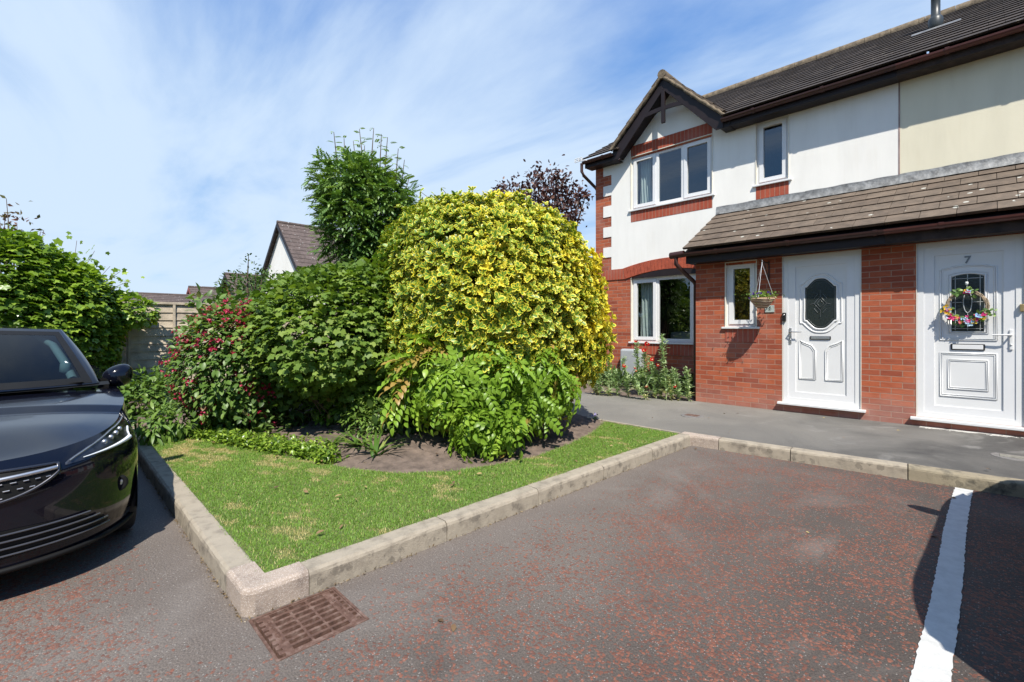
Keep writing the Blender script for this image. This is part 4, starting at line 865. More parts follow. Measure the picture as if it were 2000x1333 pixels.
# ---- weigela
e_, P_, N_ = shrub('flowering_shrub', 'upright shrub covered in small crimson pink flowers beside the fence', 'shrub', (-6.45, 1.55, .12),
      [((-6.4, 1.55, .92), (.62, .58, .78), 3300), ((-6.3, 1.75, .75), (.55, .5, .6), 1400), ((-6.75, 1.6, 1.28), (.5, .45, .36), 1000)], LEAF8, (.06, .095), WEI, 41, up=.4, droop=.3, jitter=.6, thick=.3, k=.16, zmin=.2, nst=24)
m_ = (lump(P_*2.2, 5) > -.05) & (rng.random(len(P_)) < .22) & (N_[:, 0] > -.2)
fp_ = P_[m_]+N_[m_]*.05; FLW = tpl_rosette(tpl_leaf([0, .5, 1], [0, .35, 0], .1, .1), 5, 45, 1.)
fp_ = np.repeat(fp_, 3, 0)+unit(len(fp_)*3)*.03; fn = np.repeat(N_[m_], 3, 0)+unit(len(fp_))*.6
def zframes(z): z = z/np.linalg.norm(z, axis=1, keepdims=True); x = np.cross(unit(len(z)), z); x /= np.linalg.norm(x, axis=1, keepdims=True); return np.stack([x, np.cross(z, x), z], -1)
scatter('blossom', FLW, fp_, zframes(fn), rng.uniform(.024, .036, len(fp_)), PINK, e_)
spk = np.array([(-6.9+random.uniform(-.35, .55), 1.5+random.uniform(-.3, .6), 1.5+random.uniform(0, .3)) for _ in range(170)]); scatter('upper_shoots', LEAF8, spk, frames(unit(len(spk))+np.array([0, 0, .4]), unit(len(spk))*.4+np.array([0, 0, 1])), rng.uniform(.09, .13, len(spk)), WEI, e_)
# ---- rowan like tree
tb = Vector((-7.35, 3.75, .1)); e_ = thing('rowan_tree', 'dense dark green tree with feathery leaves and thin upright shoots behind the shrubs', 'tree', tb)
Ps, Ns = [], []
for c, rad, n_ in (((-7.35, 3.75, 3.15), (.66, .66, .93), 1900), ((-7.15, 4.0, 2.4), (.52, .52, .7), 800), ((-7.45, 3.6, 3.7), (.48, .48, .5), 700), ((-7.05, 4.05, 3.3), (.44, .44, .55), 500)):
    p, nn = blob(n_, c, rad, 60+n_, .32, .5, 1.2, 2.2, TOCAM(c)); Ps.append(p); Ns.append(nn)
P_ = np.vstack(Ps); N_ = np.vstack(Ns)
scatter('crown', ROWAN, P_, frames(N_*[1., 1., .5]+unit(len(P_))*[.8, .8, .6], np.array([0, 0, 1.])+unit(len(P_))*.5), rng.uniform(.15, .23, len(P_)), ROW, e_, np.clip(rng.normal(.45, .25, len(P_))+.15*(P_[:, 2]-3), 0, 1))
sh = []; tips = []
for px, py in ((652, 258), (672, 270), (702, 252), (690, 275), (730, 250), (745, 262), (757, 268), (778, 290), (790, 312), (800, 345), (640, 300), (625, 345), (620, 445), (712, 285)):
    q = Vector(D(px, py, 8.0+random.uniform(-.4, .4))); tips.append(q)
    for k in range(7): sh.append(q+Vector((random.uniform(-.03, .03), random.uniform(-.03, .03), -.085*k)))
sh = np.array([tuple(v) for v in sh]); scatter('upright_shoots', ROWAN, sh, frames(unit(len(sh))*np.array([1, 1, .2])+np.array([0, 0, .25]), np.array([0, 0, 1.])+unit(len(sh))*.2), rng.uniform(.10, .15, len(sh)), ROW, e_, rng.uniform(.6, 1, len(sh)))
stems('trunk', tuple(tb), [tuple(v) for v in tips]+[tuple(P_[i]) for i in rng.choice(len(P_), 16)], e_, .05, .005, bend=.5)
# ---- purple tree
tb = Vector((-8.9, 9.9, 0)); e_ = thing('purple_tree', 'purple leaved tree rising behind the yellow edged bush beside the house', 'tree', tb)
tips = []; P_ = []
for px, py, n_, s in ((1000, 390, 90, .3), (985, 372, 30, .15), (1040, 380, 130, .38), (1085, 375, 130, .38), (1110, 385, 90, .3), (1132, 388, 40, .2), (1050, 345, 35, .15), (1085, 350, 40, .2), (1105, 420, 70, .25), (1120, 425, 35, .15), (970, 375, 22, .1), (1060, 410, 160, .45), (1010, 420, 140, .4), (1145, 378, 16, .08)):
    c = np.array(D(px, py, 13+random.uniform(-.8, .8))); tips.append(tuple(c)); P_.append(c+rng.normal(0, s*.8, (int(n_*2.6), 3)))
P_ = np.vstack(P_); scatter('crown', LEAF8, P_, frames(unit(len(P_))+np.array([0, 0, -.2]), unit(len(P_))+np.array([0, 0, 1.])), rng.uniform(.08, .14, len(P_)), PUR, e_)
stems('trunk', tuple(tb), tips*2, e_, .06, .008, bend=.5)
# ---- ivy over the fence at the left
e_, P_, N_ = shrub('ivy_hedge', 'tall mass of glossy green ivy smothering the fence at the left edge', 'hedge', (-8.9, -.9, 0),
      [((-9.1, -.65, 1.5), (.85, 1.25, 1.12), 10500), ((-9.3, .12, 1.4), (.42, .70, .85), 5000), ((-9.35, .85, 1.62), (.28, .42, .26), 420), ((-9.1, -2.2, 1.5), (1.0, 1.3, 1.15), 4500), ((-9.3, .15, .8), (.5, .6, .8), 2200)], PALM, (.062, .11), IVY, 51, up=.3, droop=.5, jitter=.5, thick=.22, k=.13, zmin=.1, nst=20, smooth=False)
tips = [tuple(D(px, py, 7.2)) for px, py in ((215, 520), (235, 530), (255, 548), (150, 470), (185, 490))]
q = np.array([np.array(t_)+rng.normal(0, .07, 3)+np.array([0, 0, -.03*k]) for t_ in tips for k in range(10)]); scatter('loose_sprays', PALM, q, frames(unit(len(q)), unit(len(q))+np.array([0, 0, .8])), rng.uniform(.05, .09, len(q)), IVY, e_, rng.uniform(.5, 1, len(q))); stems('spray_stems', (-9.1, .2, 1.6), tips, e_, .005, .003)
e_ = thing('red_leaf_tree', 'sparse reddish tree top peeping over the ivy at the far left', 'tree', (-12.5, -.4, 0))
c = np.array(D(15, 445, 9.3)); q = np.vstack([c+rng.normal(0, .22, (70, 3)), np.array(D(30, 425, 9.3))+rng.normal(0, .1, (20, 3))]); scatter('crown', LEAF4, q, frames(unit(len(q)), unit(len(q))), rng.uniform(.08, .13, len(q)), leafmat('reddish leaf', [(0., (.10, .03, .03)), (.5, (.12, .12, .04)), (1., (.22, .06, .05))]), e_); stems('trunk', (-12.5, -.4, 0), [tuple(v) for v in q[:18]], e_, .03, .005)
# ---- fence
FEN = M('weathered fence timber', (.50, .42, .32), .85, .35, 5., .5, 40.); fx_ = -9.75
for k, (a, b, lab) in enumerate(((-4.6, -2.8, 'weathered lap fence panel furthest left, behind the ivy'), (-2.75, -.95, 'weathered lap fence panel hidden in the ivy behind the car'), (-.9, .85, 'weathered lap fence panel half buried in ivy'), (.9, 2.7, 'bare weathered lap fence panel between the ivy and the pink flowering shrub'), (2.75, 4.55, 'weathered lap fence panel behind the lobed green shrub'), (4.6, 6.4, 'weathered lap fence panel behind the big bush'), (6.45, 8.25, 'weathered lap fence panel nearest the purple tree'))):
    e_ = thing('fence_panel', lab, 'fence', (fx_, a, 0), 'lap fence panels along the left boundary')
    m_ = MB(); nb = 13; hh = 1.70/nb
    for i in range(nb):
        z = .06+i*hh; j = random.uniform(-.004, .004); wv = [random.uniform(-.008, .008) for _ in range(9)]
        for s_ in range(8):
            y0_, y1_ = a-.024+(b-a+.048)*s_/8, a-.024+(b-a+.048)*(s_+1)/8
            m_.add([(fx_+.028+j, y0_, z+wv[s_]), (fx_+.028+j, y1_, z+wv[s_+1]), (fx_+.008, y1_, z+hh+.02), (fx_+.008, y0_, z+hh+.02), (fx_+.014+j, y0_, z+wv[s_]), (fx_+.014+j, y1_, z+wv[s_+1]), (fx_, y1_, z+hh+.02), (fx_, y0_, z+hh+.02)], [(0, 1, 2, 3), (4, 7, 6, 5), (0, 4, 5, 1), (3, 2, 6, 7)])
    m_.build('boards', FEN, e_)
    m_ = MB(); m_.box(fx_-.03, fx_+.05, a-.02, b+.02, 1.76, 1.80); m_.build('capping', FEN, e_, bevel=.004)
    m_ = MB()
    for y_ in (a+.01, (a+b)/2-.3, b-.03): m_.box(fx_+.03, fx_+.052, y_-.0, y_+.035, .06, 1.76)
    m_.build('batten', FEN, e_)
# ---- low border plants
def clump(px, py, n_, ln, label, mat=STRAP, z=.13, spread=.6, droopk=1.):
    x, y, _ = G(px, py, z); e_ = thing('strap_leaved_plant', label, 'plant', (x, y, z), 'strap leaved plants in the border')
    an = rng.uniform(0, 6.28, n_); Dv = np.stack([np.cos(an)*spread, np.sin(an)*spread, np.ones(n_)], -1); Nv = np.stack([-np.cos(an), -np.sin(an), np.full(n_, .5)], -1)
    # outward-arching: normal points inward/up so the droop bends outwards
    scatter('leaves', BLADE, np.tile([x, y, z], (n_, 1))+rng.normal(0, .025, (n_, 3))*[1, 1, 0], frames(Dv, Nv), rng.uniform(.7, 1.1, n_)*ln, mat, e_, rng.uniform(0, 1, n_)); return e_
clump(705, 878, 22, .34, 'small clump of strap leaves standing in bare soil left of the light green shrub')
clump(735, 892, 16, .36, 'arching strap leaves with yellowed tips at the soil edge, nearest the lawn')
clump(650, 872, 12, .30, 'thin sprig of strap leaves in the soil right of the ground cover')
clump(545, 830, 26, .55, 'long arching strap leaves in the shade beside the pink flowering shrub')
clump(580, 835, 24, .55, 'long arching strap leaves in the shade under the lobed green shrub')
clump(520, 862, 7, .28, 'few pale strap leaves among the ground cover at the lawn edge')
clump(300, 800, 34, .55, 'strap leaved clump near the fence beside the black car mirror')
clump(345, 812, 30, .5, 'strap leaved clump between the black car and the pink flowering shrub')
def herb(px, py, h_, w_, n_, name, label, mat, tpl=LEAF8, size=(.06, .1), z=.15, grp='leafy plants in the border'):
    x, y, _ = G(px, py, z); return shrub(name, label, 'plant', (x, y, z-.03), [((x, y, z+h_*.45), (w_, w_, h_*.6), n_)], tpl, size, mat, int(px), up=.5, droop=.25, jitter=.7, thick=.6, k=.25, zmin=z, nst=10, stem_r=.006, group=grp)
herb(275, 820, .60, .38, 800, 'leafy_perennial', 'loose green leafy plant beside the black car', HER)
herb(300, 790, .50, .33, 600, 'leafy_perennial', 'pale green leafy plant growing against the bare fence panel', HER)
herb(345, 790, .8, .28, 420, 'climbing_plant', 'thin blue green climber on the fence left of the pink flowering shrub', ROW, LEAF8, (.05, .08))
herb(330, 850, .35, .35, 600, 'leafy_perennial', 'low feathery green plant at the left end of the lawn', HER, LANCE, (.08, .13))
herb(735, 852, .45, .36, 1200, 'small_leaved_shrub', 'small bushy green plant between the strap leaves and the light green shrub', HER, LEAF4, (.04, .06))
herb(665, 835, .60, .34, 800, 'leafy_perennial', 'broad leaved green plant at the foot of the lobed green shrub', MAH, LEAF8, (.06, .09))
herb(230, 790, .6, .4, 500, 'leafy_perennial', 'green plant mostly hidden behind the black car wing', HER)
# ground cover along the lawn edge
n_ = 5200; t_ = rng.random(n_); le = np.array(LE[1:8]); seg = np.minimum((t_*(len(le)-1)).astype(int), len(le)-2); fr2 = t_*(len(le)-1)-seg
p = le[seg]*(1-fr2)[:, None]+le[seg+1]*fr2[:, None]; off = np.abs(rng.normal(0, .16, n_))*(1-.65*(t_ > .7)); p = p+np.stack([-off*.25, off], -1)+rng.normal(0, .03, (n_, 2)); keep = (p[:, 0] < -4.25); p = p[keep]
P_ = np.column_stack([p, .13+rng.random(len(p))*.09]); o = scatter('ground_cover', LEAF8, P_, frames(unit(len(P_)), np.array([0, 0, 1.])+unit(len(P_))*.5), rng.uniform(.03, .06, len(P_)), IVY); tag(o, 'low glossy green ground cover along the lawn edge below the pink flowering shrub', 'ground cover', kind='stuff')
# extra undergrowth deep in the bed so no bare soil shows behind
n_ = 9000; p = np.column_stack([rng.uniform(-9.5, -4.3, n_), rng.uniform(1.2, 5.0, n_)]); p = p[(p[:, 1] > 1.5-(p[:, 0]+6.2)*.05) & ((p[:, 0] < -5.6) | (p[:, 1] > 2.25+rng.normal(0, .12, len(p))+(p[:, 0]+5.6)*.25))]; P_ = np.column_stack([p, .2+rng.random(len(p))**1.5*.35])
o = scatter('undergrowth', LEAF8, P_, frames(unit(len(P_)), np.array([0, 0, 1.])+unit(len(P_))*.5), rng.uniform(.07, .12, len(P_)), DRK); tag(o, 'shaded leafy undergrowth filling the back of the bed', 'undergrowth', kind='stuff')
# violet flower at the lawn corner
x, y, z = G(1163, 818, .13); e_ = thing('pansy', 'tiny pale violet flower at the far corner of the lawn', 'flower', (x, y, z))
q = np.array([(x, y, z+.05)]*5)+rng.normal(0, .02, (5, 3)); scatter('petals', FLW, q, zframes(np.tile([0, -1, .6], (5, 1))+unit(5)*.3), np.full(5, .03), leafmat('violet petal', [(0., (.3, .25, .6)), (1., (.5, .45, .75))]), e_); scatter('leaves', LEAF4, np.tile([x, y, z], (12, 1)), frames(unit(12)+[0, 0, .4], unit(12)+[0, 0, 1.]), np.full(12, .05), HER, e_)
# ---- grass blades
n_ = 430000; p = np.column_stack([rng.uniform(-6.47, X0-.105, n_), rng.uniform(.755, 5.30, n_)]); p = p[inpoly(p[:, 0]+rng.normal(0, .02, n_), p[:, 1]+rng.normal(0, .02, n_), LP)]
n_ = len(p); bald = (wob(p[:, 0]*.9+3, p[:, 1]*2.3, 1.3)+.35*wob(p[:, 0]*3, p[:, 1]*4, 1.7)); west = np.clip((-p[:, 0]-3.9)/1.5, 0, 1)
dry = np.clip((bald-.42+west*.34)*4., 0, 1); P_ = np.column_stack([p, np.full(n_, .117)])
GB = tpl_leaf([0, .5, 1], [.075, .06, 0], .2, .35)
an = rng.uniform(0, 6.28, n_); lean = rng.uniform(.15, .95, n_); Dv = np.stack([np.cos(an)*lean, np.sin(an)*lean, np.ones(n_)], -1); Nv = np.stack([-np.cos(an), -np.sin(an), lean], -1)
GR = leafmat('grass blade', [(0., (.09, .19, .022)), (.35, (.17, .32, .035)), (.7, (.29, .45, .065)), (.78, (.48, .44, .15)), (1., (.74, .57, .31))], .5, .4)
rn = np.where(rng.random(n_) < dry*.85, rng.uniform(.78, 1, n_), np.clip(rng.normal(.38, .16, n_)+.08*wob(p[:, 0], p[:, 1], 1.4), 0, .72)); rn = np.where(rng.random(n_) < .05, rng.uniform(.75, 1, n_), rn)
far = np.hypot(p[:, 0], p[:, 1]); o = scatter('grass', GB, P_, frames(Dv, Nv), rng.uniform(.012, .026, n_)*(1-.2*dry), GR, None, rn); tag(o, 'short mown lawn grass with dry straw coloured patches', 'grass', kind='stuff')
# dry moss and grit along the kerb foot
n_ = 900; a = rng.random(n_); k1 = rng.random(n_) < .5
px_ = np.where(k1, X0-.0+np.abs(rng.normal(0, .008, n_)), X0-a*4); py_ = np.where(k1, Y0+a*4.6, Y0-np.abs(rng.normal(0, .01, n_))); P_ = np.column_stack([px_, py_, np.full(n_, .004)])
o = scatter('debris', LEAF4, P_, frames(unit(n_), unit(n_)+[0, 0, 1.]), rng.uniform(.008, .022, n_), leafmat('dry crumbs', [(0., (.12, .08, .05)), (1., (.32, .24, .14))]), None); tag(o, 'dry moss crumbs and dead leaf bits along the foot of the kerb', 'debris', kind='stuff')
n_ = 130; lx = rng.uniform(-6.3, -2.7, n_); ly = rng.uniform(.85, 5.2, n_); lz = np.where(inpoly(lx, ly, LP), .145, .15+np.minimum(.9, .3)*.1)
lx = np.concatenate([lx, rng.uniform(-2.4, 0, 9), rng.uniform(-3.4, 1, 14)]); ly = np.concatenate([ly, 5.2-rng.random(9)**3*4.4, rng.uniform(5.6, 7.6, 14)]); lz = np.concatenate([lz, np.full(9, .008), np.full(14, .15)])
P_ = np.column_stack([lx, ly, lz]); n_ = len(P_); o = scatter('leaf_litter', LEAF8, P_, frames(unit(n_)*[1, 1, .25], np.array([0, 0, 1.])+unit(n_)*.4), rng.uniform(.02, .05, n_), leafmat('dead leaf', [(0., (.10, .055, .03)), (.6, (.24, .15, .07)), (1., (.38, .30, .12))], .7, .1), None); tag(o, 'scattered dead leaves on the lawn, soil and paving', 'leaf litter', kind='stuff')
# ---- poppies
RED = leafmat('poppy petal', [(0., (.5, .01, .012)), (1., (.7, .03, .03))], .5, .3, (1., .5, .4))
PET = tpl_rosette(tpl_leaf([0, .4, .8, 1], [.05, .42, .5, .25], .1, -.2), 4, 30, 1.)
JAG = tpl_leaf([0, .15, .3, .42, .6, .72, .88, 1], [.03, .16, .09, .2, .1, .16, .07, 0], .35, .35)
def poppy(px, py, topx, topy, label, flowers=(), w_=.13, pale=0.):
    x, y, z = G(px, py, .15); b = Vector((x, y, z)); dpt = -.7133*x+.7009*y; t_ = Vector(D(topx, topy, dpt)); e_ = thing('poppy_plant', label, 'poppy', b, 'poppy plants in the bed under the window')
    m_ = MB(); path = [b+(t_-b)*s_+Vector((math.sin(s_*5+px)*.012, 0, 0)) for s_ in np.linspace(0, 1, 8)]; m_.tube(path, [.012-.008*s_ for s_ in np.linspace(0, 1, 8)], 6); m_.build('stem', M('poppy stem', (.30, .36, .18), .7, .2), e_)
    h_ = (t_-b).length; n2 = int(70+h_*150); s_ = rng.random(n2)**.75; q = np.array(b)[None]+(np.array(t_-b))[None]*s_[:, None]+rng.normal(0, .018, (n2, 3))
    an_ = rng.uniform(0, 6.28, n2); Dv_ = np.stack([np.cos(an_), np.sin(an_), rng.uniform(.4, 1.6, n2)], -1); Nv_ = np.stack([-np.cos(an_)*.6, -np.sin(an_)*.6, np.ones(n2)], -1)
    scatter('leaves', JAG, q, frames(Dv_, Nv_+unit(n2)*.3), rng.uniform(.08, .13, n2)*(1-.4*s_), POP, e_, np.clip(rng.uniform(0, .9, n2)+.35*(s_ < .15)+pale, 0, 1))
    for fx2, fy2, fs in flowers:
        c_ = Vector(D(fx2, fy2, dpt-.14)); m_ = MB(); m_.tube([t_-(t_-b)*.3, (t_+c_)*.5, c_], .004, 5); st = m_.build('flower_stalk', M('poppy stem', (.25, .32, .15), .7, .2), e_)
        n3 = 2; scatter('flower', PET, np.array([tuple(c_)]*n3)+[[0, 0, 0], [.004, 0, .006]], zframes(np.tile([.45, -.8, .45], (n3, 1))+unit(n3)*.25), np.array([fs, fs*.8])*1.35, RED, e_)
        m_ = MB(); m_.lathe([(0, .014), (.01, .012), (.012, 0), (0, -.01)], tuple(c_+Vector((.004, -.008, .012))), n=8); m_.build('seed_head', M('pale seed head', (.5, .55, .3), .6, .1), e_)
poppy(1168, 770, 1150, 747, 'yellowed withered poppy plant at the left end of the bed', (), pale=.7)
poppy(1172, 772, 1170, 722, 'low grey green poppy plant half behind the yellow edged bush')
poppy(1188, 773, 1190, 702, 'tall leafy poppy plant left of the white meter box, without flowers')
poppy(1206, 773, 1204, 725, 'short poppy plant just left of the red flower at the box corner')
poppy(1227, 776, 1217, 700, 'leaning poppy plant with one red flower in front of the meter box', [(1219, 715, .034)])
poppy(1262, 780, 1230, 735, 'poppy plant whose pale stem leans left from the path edge', [(1240, 719, .022), (1242, 725, .02)])
poppy(1248, 772, 1243, 668, 'poppy plant topped with a closed red bud at the window sill', [(1243, 667, .028)])
poppy(1262, 772, 1258, 688, 'poppy plant carrying two open red flowers below the sill', [(1264, 673, .045), (1257, 686, .045)])
poppy(1282, 778, 1270, 700, 'poppy plant with a red flower level with the middle of the window', [(1274, 704, .042)])
poppy(1292, 778, 1278, 720, 'bushy poppy plant with a single red bloom low on its left', [(1285, 714, .034), (1262, 756, .022)])
poppy(1301, 781, 1293, 656, 'tallest poppy plant, a spire reaching above the window sill')
poppy(1328, 782, 1316, 722, 'poppy plant with small red bud low beside the porch pier', [(1319, 755, .024)])
poppy(1312, 781, 1306, 735, 'short yellowing poppy plant leaning at the path edge', (), pale=.35)
poppy(1345, 783, 1341, 722, 'lone narrow poppy plant next to the brown downpipe')
n_ = 500; p = np.column_stack([rng.uniform(-6.1, -3.7, n_), rng.uniform(8.1, 8.6, n_), .16+rng.random(n_)*.2]); o = scatter('bed_foliage', LANCE, p, frames(unit(n_)*[1, 1, .5]+[0, 0, .8], unit(n_)), rng.uniform(.12, .3, n_), DRK); tag(o, 'dark grassy foliage behind the poppies at the foot of the brick wall', 'foliage', kind='stuff')
# ---- hanging basket
bx_, by_, bz_ = -2.33, 7.36, 1.80; e_ = thing('hanging_basket', 'small woven basket of purple flowers hanging on chains beside the narrow window', 'hanging basket', (bx_, by_, bz_))
m_ = MB(); m_.tube([(bx_+.0, PY-.008, 2.36), (bx_, PY-.008, 2.06)], .008, 6); m_.tube([(bx_, PY-.008, 2.33), (bx_, by_-.02, 2.33), (bx_, by_-.03, 2.35)], .008, 6); m_.tube([(bx_, PY-.01, 2.10), (bx_, by_+.08, 2.32)], .006, 6); m_.build('bracket', IRON, e_)
def wick():
    mm, t, p, o_ = mk('banded wicker'); co = coords(t); s_ = nd(t, 'ShaderNodeSeparateXYZ'); lk(t, co, s_.inputs[0])
    wv = math_(t, 'SINE', math_(t, 'MULTIPLY', s_.outputs['Z'], 290.)); lk(t, mixc(t, math_(t, 'GREATER_THAN', math_(t, 'ADD', wv, math_(t, 'MULTIPLY', noise(t, co, 60., 2.), .5)), .35), (.20, .085, .045), (.62, .50, .33)), p.inputs['Base Color']); p.inputs['Roughness'].default_value = .8; bump(t, p, wv, .8, .008); return mm
prof = [(.0, -.15), (.06, -.148)]+[(.06+.105*(i/8)**.75+.003*(i % 2), -.145+.135*i/8) for i in range(9)]+[(.155, 0), (.13, -.03), (0, -.03)]
m_ = MB(); m_.lathe(prof, (bx_, by_, bz_), n=28); m_.build('basket', wick(), e_)
m_ = MB()
for a in (0.5, 2.6, 4.7): m_.tube([(bx_+.155*math.cos(a), by_+.155*math.sin(a), bz_), (bx_, by_, 2.30)], .0035, 5)
m_.tube([(bx_, by_, 2.28), (bx_, by_, 2.35)], .008, 6); m_.build('chain', M('bright chain', (.7, .7, .7), .35, .3, 200., metal=.6), e_)
n_ = 420; q = rng.normal(0, 1, (n_, 3))*[.09, .085, .03]+[bx_, by_, bz_+.035]; scatter('foliage', LEAF4, q, frames(unit(n_)+[0, 0, .3], unit(n_)+[0, 0, 1.]), rng.uniform(.025, .045, n_), HER, e_, rng.uniform(.4, 1, n_))
q = np.array([(bx_-.01, by_-.13, bz_+.045), (bx_-.07, by_-.10, bz_+.06), (bx_+.10, by_-.06, bz_+.07), (bx_+.13, by_-.02, bz_+.06), (bx_-.15, by_-.03, bz_-.01), (bx_+.04, by_-.12, bz_+.05), (bx_-.02, by_-.14, bz_+.03)])
scatter('blossom', FLW, np.repeat(q, 2, 0)+rng.normal(0, .008, (14, 3)), zframes(np.tile([.1, -1, .3], (14, 1))+unit(14)*.3), rng.uniform(.02, .032, 14), leafmat('purple petal', [(0., (.06, .015, .22)), (1., (.14, .03, .35))]), e_)
# ---- wreath
wx, wy, wz = -.205, PY-.03, 1.62; e_ = thing('wreath', 'twig wreath with pink, yellow and blue flowers hanging on the door numbered 7', 'wreath', (wx, wy, wz))
m_ = MB()
for k in range(26):
    ph_, am, fr3 = random.uniform(0, 6), random.uniform(.005, .018), random.randint(3, 7); m_.tube([(wx+(.17+am*math.sin(fr3*a+ph_))*math.cos(a), wy+.012*math.cos(fr3*a+ph_*2), wz+(.17+am*math.sin(fr3*a+ph_))*math.sin(a)) for a in np.linspace(0, 6.283, 41)[:-1]], .0038, 4, closed=True, flat=(0, 1, 0))
m_.build('twig_ring', M('dry twig', (.36, .28, .19), .85, .4, 30.), e_)
m_ = MB(); m_.tube([(wx, wy+.02, wz+.13), (wx, wy+.012, wz+.25)], .002, 4); m_.lathe([(0, .0), (.014, -.006), (.016, -.02), (.01, -.04), (0, -.045)], (wx, wy, wz+.29), n=10); m_.build('hook', M('white hook', (.75, .78, .75), .3, .1), e_)
def arcpts(a0, a1, n_, jr=.022, rad=.175): a = rng.uniform(R(a0), R(a1), n_); rr = rad+rng.normal(0, jr, n_); return np.column_stack([wx+rr*np.cos(a), np.full(n_, wy-.03)+rng.normal(0, .008, n_), wz+rr*np.sin(a)])
FL5 = tpl_rosette(tpl_leaf([0, .6, 1], [.05, .4, .1], .1, .1), 6, 20, 1.)
for nm, cs_, n_ in (('pink_flowers', [(0., (.55, .02, .16)), (1., (.75, .10, .30))], 26), ('yellow_flowers', [(0., (.75, .45, .02)), (1., (.85, .62, .08))], 16), ('blue_flowers', [(0., (.25, .5, .75)), (1., (.6, .78, .85))], 14)):
    q = np.vstack([arcpts(195, 335, n_), arcpts(80, 100, max(2, n_//8), .012), arcpts(178, 196, n_//6, .01)]); scatter(nm, FL5, q, zframes(np.tile([.2, -1, .2], (len(q), 1))+unit(len(q))*.5), rng.uniform(.018, .032, len(q)), leafmat(nm, cs_, .6, .3, (1., 1., 1.)), e_)
q = np.vstack([arcpts(180, 345, 70, .03), arcpts(55, 130, 34, .018), arcpts(335, 350, 8, .02, .215)]); scatter('leaves', LEAF8, q+[0, .01, 0], frames(unit(len(q))*[1, .4, 1], np.tile([0, -1., .3], (len(q), 1))+unit(len(q))*.4), rng.uniform(.035, .055, len(q)), ROW, e_)
# ------------------------------------------------------------------ black hatchback (local: nose at x=0 pointing +x, length towards -x)
PAINT = (lambda r_: (lambda m_, t, p, o_: (p.inputs['Base Color'].__setattr__('default_value', (.004, .0045, .009, 1)), p.inputs['Roughness'].__setattr__('default_value', .16), p.inputs['Coat Weight'].__setattr__('default_value', .75), p.inputs['Coat Roughness'].__setattr__('default_value', .03), p.inputs['Specular IOR Level'].__setattr__('default_value', .1), bump(t, p, noise(t, coords(t), 3., 2.), .012, .01), m_)[-1])(*mk('black car paint')))(0)
TYRE = M('tyre rubber', (.02, .02, .02), .8, .2); CGL = glassmat('car glass', (.22, .30, .31), 1.55); SAT = M('satin black', (.010, .010, .010), .6, .2, spec=.2); PAL = M('pale trim', (.75, .8, .8), .6, .1)
LAMP = glassmat('lamp lens', (.55, .57, .6), 1.5); DRL = M('white lamp guide', (.75, .78, .8), .3, .05); ALU = M('alloy', (.3, .3, .31), .35, .1, metal=.8)
HWD = .895
def sm(a, b, x): x = min(1, max(0, (x-a)/(b-a))); return x*x*(3-2*x)
def plan(s_, w_=HWD, cl=.62):
    """s in 0..2 : 0 nose centre, 1 end of the corner, 2 tail"""
    if s_ <= 1:
        a = s_*math.pi/2; ca, sa = max(0, math.cos(a)), math.sin(a); v = w_*sa**.62 if s_ > 0 else 0; u = cl*(1-ca**1.25); return u, v
    k = s_-1
    u = cl+k*(4.05-cl-.30); v = w_
    if k > .75: q = (k-.75)/.25; v = w_*(1-.12*q*q)
    return u, v
def belt(u): return .70+.20*min(1, max(0, u)/1.35)**.85+.07*sm(1.3, 4., u)
def insetf(z, u, v):
    f = 1-sm(.5, 1.1, u)          # front part
    nose = .03*f*((z-.45)/.3)**2*(1 if z > .45 else .6) + f*.16*max(0, (z-.60)/.2)**1.6
    side = .045*sm(.6, 1.0, z)+.03*(1-sm(.12, .35, z))
    return nose, side
def skin(s_, k, off=0., zb=.17):
    sg = -1 if s_ < 0 else 1; s_ = abs(s_); u, v = plan(s_); zt = belt(u)-.0; z = zb+(zt-zb)*k
    nz, sd = insetf(z, u, v); w2 = 1-(sd+nz*.3)/HWD
    if u > 3.2: nz2 = 0
    return (-(u+nz*(1 if s_ <= 1 else 0))+off*(1-min(1, u/.62)), sg*(v*w2+off*min(1, v/.6)), z)
def kz(s_, z, zb=.17): u, v = plan(abs(s_)); return (z-zb)/(belt(u)-zb)
